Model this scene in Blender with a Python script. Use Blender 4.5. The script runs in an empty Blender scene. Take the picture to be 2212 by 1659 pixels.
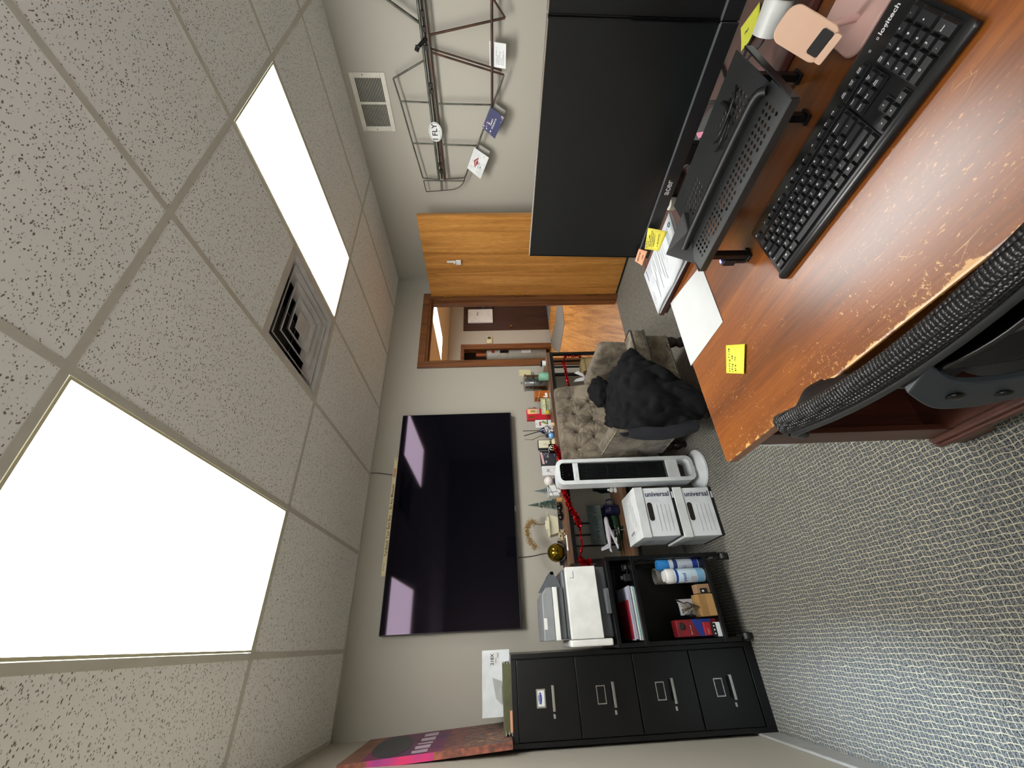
import bpy, math, random
from mathutils import Matrix, Vector, noise
S = bpy.context.scene
COL = S.collection
PI = math.pi
rnd = random.Random(7)
# ---------------- camera (phone held sideways: world up is image left) ----------------
cam = bpy.data.objects.new('camera', bpy.data.cameras.new('camera'))
COL.objects.link(cam); S.camera = cam
cam.data.sensor_fit = 'HORIZONTAL'; cam.data.sensor_width = 36.0
cam.data.lens = 36.0 * 876.17 / 2212.0
cam.data.clip_start = 0.01; cam.data.clip_end = 60
R0 = ((-0.047082, -0.025877, -0.998556), (-0.842665, 0.537820, 0.025795), (0.536376, 0.842662, -0.047127))
ax, ay, az = (Vector(r) for r in R0)           # image right, image down, view direction
cam.matrix_world = Matrix(((ax.x, -ay.x, -az.x, 0.0), (ax.y, -ay.y, -az.y, 0.0), (ax.z, -ay.z, -az.z, 1.411), (0, 0, 0, 1)))
# ---------------- view, world, sun ----------------
S.view_settings.view_transform = 'Standard'; S.view_settings.look = 'None'
S.view_settings.gamma = 1.0; S.view_settings.use_curve_mapping = False
S.view_settings.exposure = 0.92
PANEL = 11.0
w = bpy.data.worlds.new('sky'); S.world = w; w.use_nodes = True
w.node_tree.nodes['Background'].inputs[0].default_value = (0.96, 0.98, 1.0, 1)
w.node_tree.nodes['Background'].inputs[1].default_value = 5.0
sl = bpy.data.lights.new('sun', 'SUN'); sl.energy = 20; sl.angle = math.radians(6); sl.color = (0.68, 0.84, 1.0)
sun = bpy.data.objects.new('sun', sl); COL.objects.link(sun); sun.location = (0, -4, 4)
sun.rotation_euler = Vector((0.03, 3.3, -1.42)).to_track_quat('-Z', 'Y').to_euler()

# ---------------- helpers ----------------
def lin(h):
    r = []
    for i in (0, 2, 4):
        c = int(h[i:i+2], 16) / 255.0
        r.append(c / 12.92 if c <= 0.04045 else ((c + 0.055) / 1.055) ** 2.4)
    return tuple(r) + (1.0,)
MC = {}
def nt(name):
    m = bpy.data.materials.new(name); m.use_nodes = True
    t = m.node_tree; b = t.nodes['Principled BSDF']
    return m, t, b
def link(t, a, b): t.links.new(a, b)
def M(name, h, rough=.5, metal=0, spec=.5, h2=None, sc=12, bump=0, bsc=300, st=(1, 1, 1), trans=0, emit=0, coat=0, sheen=0, lo=.35, hi=.65, det=3, alpha=1):
    if name in MC: return MC[name]
    m, t, b = nt(name)
    tc = t.nodes.new('ShaderNodeTexCoord'); mp = t.nodes.new('ShaderNodeMapping'); mp.inputs['Scale'].default_value = st
    link(t, tc.outputs['Object'], mp.inputs[0])
    n = t.nodes.new('ShaderNodeTexNoise'); n.inputs['Scale'].default_value = sc; n.inputs['Detail'].default_value = det
    link(t, mp.outputs[0], n.inputs['Vector'])
    cr = t.nodes.new('ShaderNodeValToRGB'); c1 = lin(h)
    c2 = lin(h2) if h2 else tuple(x * .88 for x in c1[:3]) + (1,)
    cr.color_ramp.elements[0].color = c2; cr.color_ramp.elements[1].color = c1
    cr.color_ramp.elements[0].position = lo; cr.color_ramp.elements[1].position = hi
    link(t, n.outputs[0], cr.inputs[0]); link(t, cr.outputs[0], b.inputs['Base Color'])
    b.inputs['Roughness'].default_value = rough; b.inputs['Metallic'].default_value = metal
    b.inputs['Specular IOR Level'].default_value = spec
    b.inputs['Transmission Weight'].default_value = trans; b.inputs['Coat Weight'].default_value = coat
    b.inputs['Sheen Weight'].default_value = sheen; b.inputs['Alpha'].default_value = alpha
    if emit:
        b.inputs['Emission Color'].default_value = c1; b.inputs['Emission Strength'].default_value = emit
    if bump:
        n2 = t.nodes.new('ShaderNodeTexNoise'); n2.inputs['Scale'].default_value = bsc
        link(t, mp.outputs[0], n2.inputs['Vector'])
        bu = t.nodes.new('ShaderNodeBump'); bu.inputs['Strength'].default_value = bump; bu.inputs['Distance'].default_value = .002
        link(t, n2.outputs[0], bu.inputs['Height']); link(t, bu.outputs[0], b.inputs['Normal'])
    MC[name] = m
    return m

class MB:
    def __init__(s): s.v = []; s.f = []; s.m = []; s.mi = 0
    def add(s, vs, fs):
        o = len(s.v); s.v += [Vector(p) for p in vs]
        for f in fs: s.f.append([i + o for i in f]); s.m.append(s.mi)
        return s
    def mat(s, i): s.mi = i; return s
    def box(s, x0, x1, y0, y1, z0, z1, mt=None):
        vs = [Vector((x, y, z)) for x in (x0, x1) for y in (y0, y1) for z in (z0, z1)]
        if mt is not None: vs = [mt @ v for v in vs]
        return s.add(vs, [(0, 1, 3, 2), (4, 6, 7, 5), (0, 4, 5, 1), (2, 3, 7, 6), (0, 2, 6, 4), (1, 5, 7, 3)])
    def cyl(s, a, b, r, r2=None, n=16, cap=True):
        a = Vector(a); b = Vector(b); r2 = r if r2 is None else r2
        d = (b - a).normalized(); u = d.orthogonal().normalized(); w_ = d.cross(u)
        vs = []
        for c, q in ((a, r), (b, r2)):
            vs += [c + u * (q * math.cos(2*PI*i/n)) + w_ * (q * math.sin(2*PI*i/n)) for i in range(n)]
        fs = [(i, (i+1) % n, n + (i+1) % n, n + i) for i in range(n)]
        if cap: fs += [tuple(range(n))[::-1], tuple(range(n, 2*n))]
        return s.add(vs, fs)
    def tube(s, pts, r, n=8, closed=False, rr=None):
        pts = [Vector(p) for p in pts]; k = len(pts); vs = []; pu = None
        for i, p in enumerate(pts):
            if closed: d = pts[(i+1) % k] - pts[i-1]
            else: d = pts[min(i+1, k-1)] - pts[max(i-1, 0)]
            d.normalize()
            if pu is None: pu = d.orthogonal().normalized()
            u = (pu - d * pu.dot(d)).normalized(); pu = u; w_ = d.cross(u)
            q = rr[i] if rr else r
            vs += [p + u * (q * math.cos(2*PI*j/n)) + w_ * (q * math.sin(2*PI*j/n)) for j in range(n)]
        fs = []
        for i in range(k if closed else k-1):
            a = i * n; b = ((i+1) % k) * n
            fs += [(a+j, a+(j+1) % n, b+(j+1) % n, b+j) for j in range(n)]
        if not closed: fs += [tuple(range(n))[::-1], tuple(range((k-1)*n, k*n))]
        return s.add(vs, fs)
    def lathe(s, prof, c=(0, 0, 0), n=24, mt=None):
        vs = []; c = Vector(c)
        for r, z in prof:
            for i in range(n):
                p = Vector((r * math.cos(2*PI*i/n), r * math.sin(2*PI*i/n), z))
                if mt is not None: p = mt @ p
                vs.append(p + c)
        k = len(prof)
        fs = [(a*n+i, a*n+(i+1) % n, (a+1)*n+(i+1) % n, (a+1)*n+i) for a in range(k-1) for i in range(n)]
        fs += [tuple(range(n))[::-1], tuple(range((k-1)*n, k*n))]
        return s.add(vs, fs)
    def prism(s, pts, ex):
        pts = [Vector(p) for p in pts]; ex = Vector(ex); n = len(pts)
        return s.add(pts + [p + ex for p in pts], [tuple(range(n))[::-1], tuple(range(n, 2*n))] + [(i, (i+1) % n, n+(i+1) % n, n+i) for i in range(n)])
    def sph(s, c, r, n=12, sz=(1, 1, 1)):
        h = max(4, n // 2)
        prof = [(max(1e-4, math.sin(PI*i/h)) * r, -math.cos(PI*i/h) * r) for i in range(h+1)]
        return s.lathe(prof, c, n, Matrix.Diagonal(Vector(sz)))
    def grid(s, fn, nu, nv, close=False):
        vs = [fn(i/nu, j/nv) for i in range(nu+1) for j in range(nv+1)]
        return s.add(vs, [(i*(nv+1)+j, (i+1)*(nv+1)+j, (i+1)*(nv+1)+j+1, i*(nv+1)+j+1) for i in range(nu) for j in range(nv)])
    def rrect(s, o, ux, uy, w_, h_, r, ex, n=5):
        o = Vector(o); ux = Vector(ux).normalized(); uy = Vector(uy).normalized(); pts = []
        for cx, cy, a0 in ((w_/2-r, h_/2-r, 0), (-w_/2+r, h_/2-r, 90), (-w_/2+r, -h_/2+r, 180), (w_/2-r, -h_/2+r, 270)):
            for k in range(n+1):
                a = math.radians(a0 + 90*k/n); pts.append(o + ux*(cx + r*math.cos(a)) + uy*(cy + r*math.sin(a)))
        return s.prism(pts, ex)
    def quad(s, a, b, c, d): return s.add([a, b, c, d], [(0, 1, 2, 3)])
    def build(s, name, mats, parent=None, bev=0, smooth=None, sub=0, solid=0):
        me = bpy.data.meshes.new(name); vs = s.v
        if parent is not None:
            inv = WM[parent.name].inverted(); vs = [inv @ v for v in vs]; org = None
        else:
            xs = [v.x for v in vs]; ys = [v.y for v in vs]; zs = [v.z for v in vs]
            org = Vector(((min(xs)+max(xs))/2, (min(ys)+max(ys))/2, min(zs))); vs = [v - org for v in vs]
        me.from_pydata(vs, [], s.f); me.update()
        if not isinstance(mats, (list, tuple)): mats = [mats]
        for m in mats: me.materials.append(m)
        me.polygons.foreach_set('material_index', s.m)
        me.validate()
        fix_normals(me)
        if smooth is not None:
            me.polygons.foreach_set('use_smooth', [True] * len(me.polygons)); me.set_sharp_from_angle(angle=math.radians(smooth))
        o = bpy.data.objects.new(name, me); COL.objects.link(o)
        if parent is not None: o.parent = parent; WM[o.name] = WM[parent.name]
        else: o.location = org; WM[o.name] = Matrix.Translation(org)
        if bev:
            b = o.modifiers.new('bevel', 'BEVEL'); b.width = bev; b.segments = 2; b.limit_method = 'ANGLE'; b.angle_limit = math.radians(40)
        if solid:
            b = o.modifiers.new('thick', 'SOLIDIFY'); b.thickness = solid; b.offset = 0
        if sub:
            b = o.modifiers.new('sub', 'SUBSURF'); b.levels = sub; b.render_levels = sub
        return o
import bmesh
def fix_normals(me):
    bm = bmesh.new(); bm.from_mesh(me); bmesh.ops.recalc_face_normals(bm, faces=bm.faces); bm.to_mesh(me); bm.free()
WM = {}
def tag(o, label, cat, group=None):
    o['label'] = label; o['category'] = cat
    if group: o['group'] = group
    return o
def thing(name, loc, label, cat, group=None, rz=0):
    o = bpy.data.objects.new(name, None); o.empty_display_size = .05; COL.objects.link(o)
    o.location = loc; o.rotation_euler = (0, 0, rz)
    WM[o.name] = Matrix.Translation(Vector(loc)) @ Matrix.Rotation(rz, 4, 'Z')
    return tag(o, label, cat, group)
def struct(o): o['kind'] = 'structure'; return o
def glyphs(mb, s, size, o, ux, uy, mi=0, bold=False, align='CENTER', ext=0.0):
    """add the letters of s to mb; ux = reading direction, uy = letter up"""
    cu = bpy.data.curves.new('t', 'FONT'); cu.body = s; cu.size = size; cu.align_x = align; cu.align_y = 'CENTER'
    cu.resolution_u = 3; cu.offset = size * .018 if bold else 0
    ob = bpy.data.objects.new('t', cu); COL.objects.link(ob)
    dg = bpy.context.evaluated_depsgraph_get()
    me = bpy.data.meshes.new_from_object(ob.evaluated_get(dg))
    ux = Vector(ux).normalized(); uy = Vector(uy).normalized(); o = Vector(o)
    old = mb.mi; mb.mi = mi
    mb.add([o + ux * v.co.x + uy * v.co.y for v in me.vertices], [tuple(p.vertices) for p in me.polygons])
    mb.mi = old
    bpy.data.objects.remove(ob); bpy.data.curves.remove(cu); bpy.data.meshes.remove(me)
def scrib(mb, o, ux, uy, w_, h_, mi=0, seed=3):
    """an illegible line of marks, w_ long and h_ high"""
    r = random.Random(seed + int(w_*1e4) + int(h_*1e5)); o = Vector(o); ux = Vector(ux).normalized(); uy = Vector(uy).normalized(); x = 0; old = mb.mi; mb.mi = mi
    s_ = h_ * .22
    while x < w_ - h_*.5:
        k = r.random(); cw = h_ * r.uniform(.35, .65)
        if k < .12: x += h_ * .5; continue
        a = r.uniform(0, .25)*h_; b = r.uniform(.6, 1)*h_
        P = lambda u, v: o + ux*(x+u) + uy*v
        mb.quad(P(0, a), P(s_, a), P(s_+a*.3, b), P(a*.3, b))
        if k > .35: mb.quad(P(0, (a+b)/2), P(cw, (a+b)/2), P(cw, (a+b)/2+s_), P(0, (a+b)/2+s_))
        if k > .6: mb.quad(P(cw-s_, a), P(cw, a), P(cw, b*.9), P(cw-s_, b*.9))
        x += cw + h_*.18
    mb.mi = old
def catmull(pts, n=6):
    P = [Vector(p) for p in pts]; out = []
    for i in range(len(P)-1):
        a = P[max(i-1, 0)]; b = P[i]; c = P[i+1]; d = P[min(i+2, len(P)-1)]
        for k in range(n):
            t = k/n
            out.append(.5*((2*b) + (c-a)*t + (2*a-5*b+4*c-d)*t*t + (3*b-a-3*c+d)*t**3))
    out.append(P[-1]); return out
LX = Vector((1, 0, 0)); LY = Vector((0, 1, 0)); LZ = Vector((0, 0, 1))

# ---------------- materials ----------------
def wall_mat(name, h, h2):
    m, t, b = nt(name)
    tc = t.nodes.new('ShaderNodeTexCoord'); n = t.nodes.new('ShaderNodeTexNoise'); n.inputs['Scale'].default_value = 1.3
    cr = t.nodes.new('ShaderNodeValToRGB'); cr.color_ramp.elements[0].color = lin(h2); cr.color_ramp.elements[1].color = lin(h)
    link(t, tc.outputs['Object'], n.inputs['Vector']); link(t, n.outputs[0], cr.inputs[0]); link(t, cr.outputs[0], b.inputs['Base Color'])
    n2 = t.nodes.new('ShaderNodeTexNoise'); n2.inputs['Scale'].default_value = 260; link(t, tc.outputs['Object'], n2.inputs['Vector'])
    bu = t.nodes.new('ShaderNodeBump'); bu.inputs['Strength'].default_value = .25; bu.inputs['Distance'].default_value = .0008
    link(t, n2.outputs[0], bu.inputs['Height']); link(t, bu.outputs[0], b.inputs['Normal'])
    b.inputs['Roughness'].default_value = .55; b.inputs['Specular IOR Level'].default_value = .3
    return m
WALL = wall_mat('greige_paint', 'b2aea2', 'aeaa9e')
def carpet(name):
    m, t, b = nt(name); N = t.nodes.new
    tc = N('ShaderNodeTexCoord'); sep = N('ShaderNodeSeparateXYZ')
    warp = N('ShaderNodeTexNoise'); warp.inputs['Scale'].default_value = 20; warp.inputs['Detail'].default_value = 2.5
    link(t, tc.outputs['Object'], warp.inputs['Vector'])
    sub = N('ShaderNodeVectorMath'); sub.operation = 'SUBTRACT'; sub.inputs[1].default_value = (.5, .5, .5); link(t, warp.outputs['Color'], sub.inputs[0])
    sc = N('ShaderNodeVectorMath'); sc.operation = 'SCALE'; sc.inputs['Scale'].default_value = .021; link(t, sub.outputs[0], sc.inputs[0])
    ad = N('ShaderNodeVectorMath'); ad.operation = 'ADD'; link(t, tc.outputs['Object'], ad.inputs[0]); link(t, sc.outputs[0], ad.inputs[1])
    link(t, ad.outputs[0], sep.inputs[0])
    def mth(op, a, b_=None):
        n = N('ShaderNodeMath'); n.operation = op
        for i, x in ((0, a), (1, b_)):
            if x is None: continue
            if isinstance(x, (int, float)): n.inputs[i].default_value = x
            else: link(t, x, n.inputs[i])
        return n.outputs[0]
    def lines(o, s, wd):
        f = mth('FRACT', mth('MULTIPLY', o, s)); d = mth('ABSOLUTE', mth('SUBTRACT', f, .5))
        n = N('ShaderNodeMapRange'); n.inputs['From Min'].default_value = .5 - wd; n.inputs['From Max'].default_value = .5 - wd*.35
        link(t, d, n.inputs['Value']); return n.outputs[0]
    v = N('ShaderNodeTexNoise'); v.inputs['Scale'].default_value = 45; link(t, tc.outputs['Object'], v.inputs['Vector'])
    wdv = mth('MULTIPLY', mth('SUBTRACT', v.outputs[0], .12), 2.5)
    l1 = lines(sep.outputs['X'], 59, .095); l2 = lines(sep.outputs['Y'], 57, .085)
    ln = mth('MULTIPLY', mth('MAXIMUM', l1, mth('MULTIPLY', l2, .9)), wdv)
    n = N('ShaderNodeTexNoise'); n.inputs['Scale'].default_value = 250; n.inputs['Detail'].default_value = 3; link(t, tc.outputs['Object'], n.inputs['Vector'])
    cr = N('ShaderNodeValToRGB'); cr.color_ramp.elements[0].position = .40; cr.color_ramp.elements[1].position = .64
    cr.color_ramp.elements[0].color = lin('1c2127'); cr.color_ramp.elements[1].color = lin('787b7a'); link(t, n.outputs[0], cr.inputs[0])
    mx = N('ShaderNodeMix'); mx.data_type = 'RGBA'; mx.inputs['B'].default_value = lin('b3aa90')
    n3 = N('ShaderNodeClamp'); link(t, ln, n3.inputs[0]); link(t, n3.outputs[0], mx.inputs['Factor'])
    link(t, cr.outputs[0], mx.inputs['A']); link(t, mx.outputs['Result'], b.inputs['Base Color'])
    bu = N('ShaderNodeBump'); bu.inputs['Strength'].default_value = .7; bu.inputs['Distance'].default_value = .003
    link(t, n.outputs[0], bu.inputs['Height']); link(t, bu.outputs[0], b.inputs['Normal'])
    b.inputs['Roughness'].default_value = .9; b.inputs['Specular IOR Level'].default_value = .2; b.inputs['Sheen Weight'].default_value = .15
    return m
CARPET = carpet('patterned_carpet')
def tile_mat(name):
    m, t, b = nt(name); N = t.nodes.new
    tc = N('ShaderNodeTexCoord'); mp = N('ShaderNodeMapping'); mp.inputs['Scale'].default_value = (.62, 1, 1); mp.inputs['Rotation'].default_value = (0, 0, .5)
    link(t, tc.outputs['Object'], mp.inputs[0])
    wn = N('ShaderNodeTexNoise'); wn.inputs['Scale'].default_value = 90; link(t, mp.outputs[0], wn.inputs['Vector'])
    s0 = N('ShaderNodeVectorMath'); s0.operation = 'SUBTRACT'; s0.inputs[1].default_value = (.5, .5, .5); link(t, wn.outputs['Color'], s0.inputs[0])
    s1 = N('ShaderNodeVectorMath'); s1.operation = 'SCALE'; s1.inputs['Scale'].default_value = .011; link(t, s0.outputs[0], s1.inputs[0])
    s2 = N('ShaderNodeVectorMath'); s2.operation = 'ADD'; link(t, mp.outputs[0], s2.inputs[0]); link(t, s1.outputs[0], s2.inputs[1])
    vo = N('ShaderNodeTexVoronoi'); vo.inputs['Scale'].default_value = 150; link(t, s2.outputs[0], vo.inputs['Vector'])
    big = N('ShaderNodeTexNoise'); big.inputs['Scale'].default_value = 60; link(t, tc.outputs['Object'], big.inputs['Vector'])
    mr = N('ShaderNodeMapRange'); mr.inputs['From Min'].default_value = .32; mr.inputs['From Max'].default_value = .62
    mr.inputs['To Min'].default_value = .12; mr.inputs['To Max'].default_value = .33; link(t, big.outputs[0], mr.inputs['Value'])
    lt = N('ShaderNodeMath'); lt.operation = 'SUBTRACT'; link(t, mr.outputs[0], lt.inputs[0]); link(t, vo.outputs['Distance'], lt.inputs[1])
    c2 = N('ShaderNodeMapRange'); c2.inputs['From Min'].default_value = -.04; c2.inputs['From Max'].default_value = .08; link(t, lt.outputs[0], c2.inputs['Value'])
    mx = N('ShaderNodeMix'); mx.data_type = 'RGBA'; mx.inputs['A'].default_value = lin('f0f0ec'); mx.inputs['B'].default_value = lin('7a776d')
    link(t, c2.outputs[0], mx.inputs['Factor']); link(t, mx.outputs['Result'], b.inputs['Base Color'])
    bu = N('ShaderNodeBump'); bu.invert = True; bu.inputs['Strength'].default_value = .6; bu.inputs['Distance'].default_value = .003
    link(t, c2.outputs[0], bu.inputs['Height']); link(t, bu.outputs[0], b.inputs['Normal'])
    b.inputs['Roughness'].default_value = .95; b.inputs['Specular IOR Level'].default_value = .1
    return m
TILE = tile_mat('fissured_ceiling_tile')
def wood(name, c1, c2, c3, axis=2, sc=1.0, rough=.4, ring=18, coat=0, scratch=None, ang=0):
    m, t, b = nt(name); N = t.nodes.new
    tc = N('ShaderNodeTexCoord'); mp = N('ShaderNodeMapping'); s = [22*sc]*3; s[axis] = 1.1*sc; mp.inputs['Scale'].default_value = s
    rt = N('ShaderNodeMapping'); rt.inputs['Rotation'].default_value = (0, 0, ang); link(t, tc.outputs['Object'], rt.inputs[0])
    link(t, rt.outputs[0], mp.inputs[0])
    n = N('ShaderNodeTexNoise'); n.inputs['Scale'].default_value = .7; n.inputs['Detail'].default_value = 6; n.inputs['Distortion'].default_value = .8; link(t, mp.outputs[0], n.inputs['Vector'])
    fine = N('ShaderNodeTexNoise'); fine.inputs['Scale'].default_value = ring; fine.inputs['Detail'].default_value = 3; link(t, mp.outputs[0], fine.inputs['Vector'])
    cr = N('ShaderNodeValToRGB'); e = cr.color_ramp.elements
    e[0].position = .3; e[0].color = lin(c3); e[1].position = .72; e[1].color = lin(c1)
    x = cr.color_ramp.elements.new(.5); x.color = lin(c2)
    link(t, n.outputs[0], cr.inputs[0])
    mx = N('ShaderNodeMix'); mx.data_type = 'RGBA'; mx.blend_type = 'MULTIPLY'; mx.inputs['Factor'].default_value = .55
    c2r = N('ShaderNodeValToRGB'); c2r.color_ramp.elements[0].position = .36; c2r.color_ramp.elements[1].position = .58
    c2r.color_ramp.elements[0].color = (.55, .5, .45, 1); link(t, fine.outputs[0], c2r.inputs[0])
    link(t, cr.outputs[0], mx.inputs['A']); link(t, c2r.outputs[0], mx.inputs['B'])
    out = mx.outputs['Result']
    b.inputs['Roughness'].default_value = rough; b.inputs['Coat Weight'].default_value = coat; b.inputs['Coat Roughness'].default_value = .25
    if scratch:
        out = scratch(t, N, tc, out)
    link(t, out, b.inputs['Base Color'])
    return m
OAK = wood('golden_oak_veneer', 'd39a52', 'c18741', 'a06a2c', 2, 1.0, .42, 12)
TRIMW = wood('stained_oak_trim', '8c5832', '7a4c28', '5c381c', 2, 2.0, .45, 14)
DARKW = wood('dark_walnut_door', '4c2c1c', '40241a', '331c12', 2, 1.6, .5, 10)
HALLW = wood('hall_plank_floor', 'e0a763', 'c98c48', '9c6430', 0, 1.3, .35, 6, ang=-.83)
MAHOG = wood('mahogany_veneer', '5a332b', '4c2a24', '3c201c', 1, 1.0, .35, 10, coat=.2)
MAHOX = wood('mahogany_panel', '5e3223', '4f2a1d', '3d1f15', 2, 1.0, .4, 10, coat=.2)
def desk_wear(t, N, tc, out):
    def mix(out, fac, col):
        mx = N('ShaderNodeMix'); mx.data_type = 'RGBA'; mx.inputs['B'].default_value = lin(col)
        link(t, fac, mx.inputs['Factor']); link(t, out, mx.inputs['A']); return mx.outputs['Result']
    def mr(v, a, b_, c=0, d=1):
        n = N('ShaderNodeMapRange'); n.inputs['From Min'].default_value = a; n.inputs['From Max'].default_value = b_
        n.inputs['To Min'].default_value = c; n.inputs['To Max'].default_value = d; link(t, v, n.inputs['Value']); return n.outputs[0]
    def mul(a, b_):
        n = N('ShaderNodeMath'); n.operation = 'MULTIPLY'; link(t, a, n.inputs[0]); link(t, b_, n.inputs[1]); return n.outputs[0]
    def mx2(a, b_):
        n = N('ShaderNodeMath'); n.operation = 'MAXIMUM'; link(t, a, n.inputs[0]); link(t, b_, n.inputs[1]); return n.outputs[0]
    sep = N('ShaderNodeSeparateXYZ'); link(t, tc.outputs['Object'], sep.inputs[0])
    # root sits at the corner by the sitter's edge: x runs inwards, y along the edge
    n = N('ShaderNodeTexNoise'); n.inputs['Scale'].default_value = 28; n.inputs['Detail'].default_value = 6; n.inputs['Roughness'].default_value = .7; link(t, tc.outputs['Object'], n.inputs['Vector'])
    # worn rim: |x| small + noise
    rim = N('ShaderNodeMath'); rim.operation = 'MULTIPLY_ADD'; rim.inputs[1].default_value = .05; link(t, n.outputs[0], rim.inputs[0]); link(t, sep.outputs['X'], rim.inputs[2])
    r1 = mr(rim.outputs[0], .0315, .0300); topz = mr(sep.outputs['Z'], .7405, .7435)
    bigy = mr(sep.outputs['Y'], .80, .62)     # only the stretch in front of the sitter
    r1 = mul(r1, bigy)
    rim2 = mr(rim.outputs[0], .0265, .0245); r1 = mul(mx2(r1, rim2), topz)
    # flaked patches near the rim
    band = mr(sep.outputs['X'], .19, .02); sp = N('ShaderNodeTexNoise'); sp.inputs['Scale'].default_value = 120; sp.inputs['Detail'].default_value = 5; sp.inputs['Roughness'].default_value = .75; link(t, tc.outputs['Object'], sp.inputs['Vector'])
    cl = N('ShaderNodeTexNoise'); cl.inputs['Scale'].default_value = 7; link(t, tc.outputs['Object'], cl.inputs['Vector'])
    th = N('ShaderNodeMath'); th.operation = 'MULTIPLY_ADD'; th.inputs[1].default_value = .11; link(t, band, th.inputs[0]); link(t, sp.outputs[0], th.inputs[2])
    th2 = N('ShaderNodeMath'); th2.operation = 'MULTIPLY_ADD'; th2.inputs[1].default_value = .25; link(t, cl.outputs[0], th2.inputs[0]); link(t, th.outputs[0], th2.inputs[2])
    f1 = mr(th2.outputs[0], .845, .86)
    # long thin scratches: warped voronoi edges
    wv = N('ShaderNodeMapping'); wv.inputs['Rotation'].default_value = (0, 0, .7); wv.inputs['Scale'].default_value = (1, .35, 1); link(t, tc.outputs['Object'], wv.inputs[0])
    vo = N('ShaderNodeTexVoronoi'); vo.feature = 'DISTANCE_TO_EDGE'; vo.inputs['Scale'].default_value = 34; link(t, wv.outputs[0], vo.inputs['Vector'])
    e = mr(vo.outputs['Distance'], .009, .003); gate = N('ShaderNodeTexNoise'); gate.inputs['Scale'].default_value = 22; link(t, tc.outputs['Object'], gate.inputs['Vector'])
    e = mul(e, mr(gate.outputs[0], .58, .66)); e = mul(e, mr(sep.outputs['X'], .40, .25))
    fs = N('ShaderNodeTexNoise'); fs.inputs['Scale'].default_value = 260; fs.inputs['Detail'].default_value = 3; link(t, wv.outputs[0], fs.inputs['Vector'])
    g2 = N('ShaderNodeTexNoise'); g2.inputs['Scale'].default_value = 5; g2.inputs['Detail'].default_value = 4; link(t, tc.outputs['Object'], g2.inputs['Vector'])
    f3 = mul(mr(fs.outputs[0], .64, .70), mr(g2.outputs[0], .47, .60)); f3 = mul(f3, mr(sep.outputs['X'], .45, .30))
    blo = mr(g2.outputs[0], .35, .65, 0, .45); out = mix(out, blo, '6b3a1a'); out = mix(out, f3, 'b58048')
    out = mix(out, e, 'b98c58'); out = mix(out, f1, 'c99a5c'); out = mix(out, r1, 'cf9f60')
    return out
DESKT = wood('worn_cherry_top', '9c5c20', '83491a', '5f3413', 1, .8, .3, 9, coat=.35, scratch=desk_wear)
RUST = wood('rustic_board', '8a6a4c', '6f5038', '4a3222', 0, 1.5, .6, 8)
WHITE = M('white_plastic', 'e6e8e6', .35)
WHITEM = M('white_metal', 'd9d6c8', .45)
BLACKP = M('black_plastic', '17181a', .45)
BLACKM = M('black_metal', '0a0c0f', .3, .1, h2='08090c')
BLACKG = M('gloss_black', '07080b', .08)
GREYP = M('grey_plastic', '4a4d50', .5)
CHROME = M('brushed_chrome', 'c9c9c6', .25, 1)
PAPER = M('white_paper', 'dfe2e2', .7)
PAPER2 = M('printed_paper', 'dfe3e6', .7)
INK = M('dark_ink', '23252b', .7)
INKB = M('blue_ink', '2c3f8f', .6)
INKG = M('grey_ink', '8a8f93', .7)
CARD = M('white_cardboard', 'e2e8ec', .7)
KRAFT = M('kraft_cardboard', 'a5804e', .8, h2='93703f')
YEL = M('yellow_sticky_paper', 'dfe23c', .7)
YEL2 = M('yellow_lined_paper', 'e3d84e', .7)
ORG = M('orange_sticky_paper', 'f0a883', .7)
PINKN = M('pink_sticky_paper', 'f38fb0', .7)
IVORY = M('ivory_plastic', 'd9d2a6', .4)
BRASS = M('brass', 'b08a45', .3, 1)
RED = M('red_foil', 'd8202a', .16, .85, h2='8d0a12', sc=60)
RAW = M('grey_steel', '6b6f6b', .45, .7, h2='4a3a30', sc=9)
GREEN = M('green_glass', '12331f', .1)

# ---------------- room shell ----------------
XL, XR, YB, YN, H = -0.463, 3.52, 3.253, -2.4, 2.44
DX0, DX1, DH = 2.345, 3.205, 2.07       # doorway opening
struct(MB().box(XL-.1, XR+.1, YN-.1, YB+.06, -.06, 0).build('floor', CARPET))
b = MB()
b.box(XL-.12, DX0, YB, YB+.12, 0, H+.2).box(DX1, XR+.12, YB, YB+.12, 0, H+.2).box(DX0, DX1, YB, YB+.12, DH, H+.2)
struct(b.build('wall_back', WALL))
struct(MB().box(XR, XR+.12, YN, YB, 0, H+.2).build('wall_right', WALL))
LW = (-2.05, -.55, .95, 2.1)
struct(MB().box(XL-.12, XL, YN, LW[0], 0, H+.2).box(XL-.12, XL, LW[1], YB, 0, H+.2).box(XL-.12, XL, LW[0], LW[1], 0, LW[2]).box(XL-.12, XL, LW[0], LW[1], LW[3], H+.2).build('wall_left', WALL))
struct(MB().box(XL-.09, XL-.04, LW[0], LW[1], LW[2], LW[2]+.05).box(XL-.09, XL-.04, LW[0], LW[1], LW[3]-.05, LW[3]).box(XL-.09, XL-.04, LW[0], LW[0]+.05, LW[2]+.05, LW[3]-.05).box(XL-.09, XL-.04, LW[1]-.05, LW[1], LW[2]+.05, LW[3]-.05).box(XL-.09, XL-.04, LW[0]+.05, LW[1]-.05, 1.5, 1.54).build('fill_window', WHITEM))  # unseen left window, added to brighten the right wall and ceiling
b = MB(); WX0, WX1, WZ0, WZ1 = -.45, -.22, 1.66, 1.98
b.box(XL-.1, WX0, YN-.12, YN, 0, H+.2).box(WX1, XR+.1, YN-.12, YN, 0, H+.2).box(WX0, WX1, YN-.12, YN, 0, WZ0).box(WX0, WX1, YN-.12, YN, WZ1, H+.2)
struct(b.build('wall_near', WALL))
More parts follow.
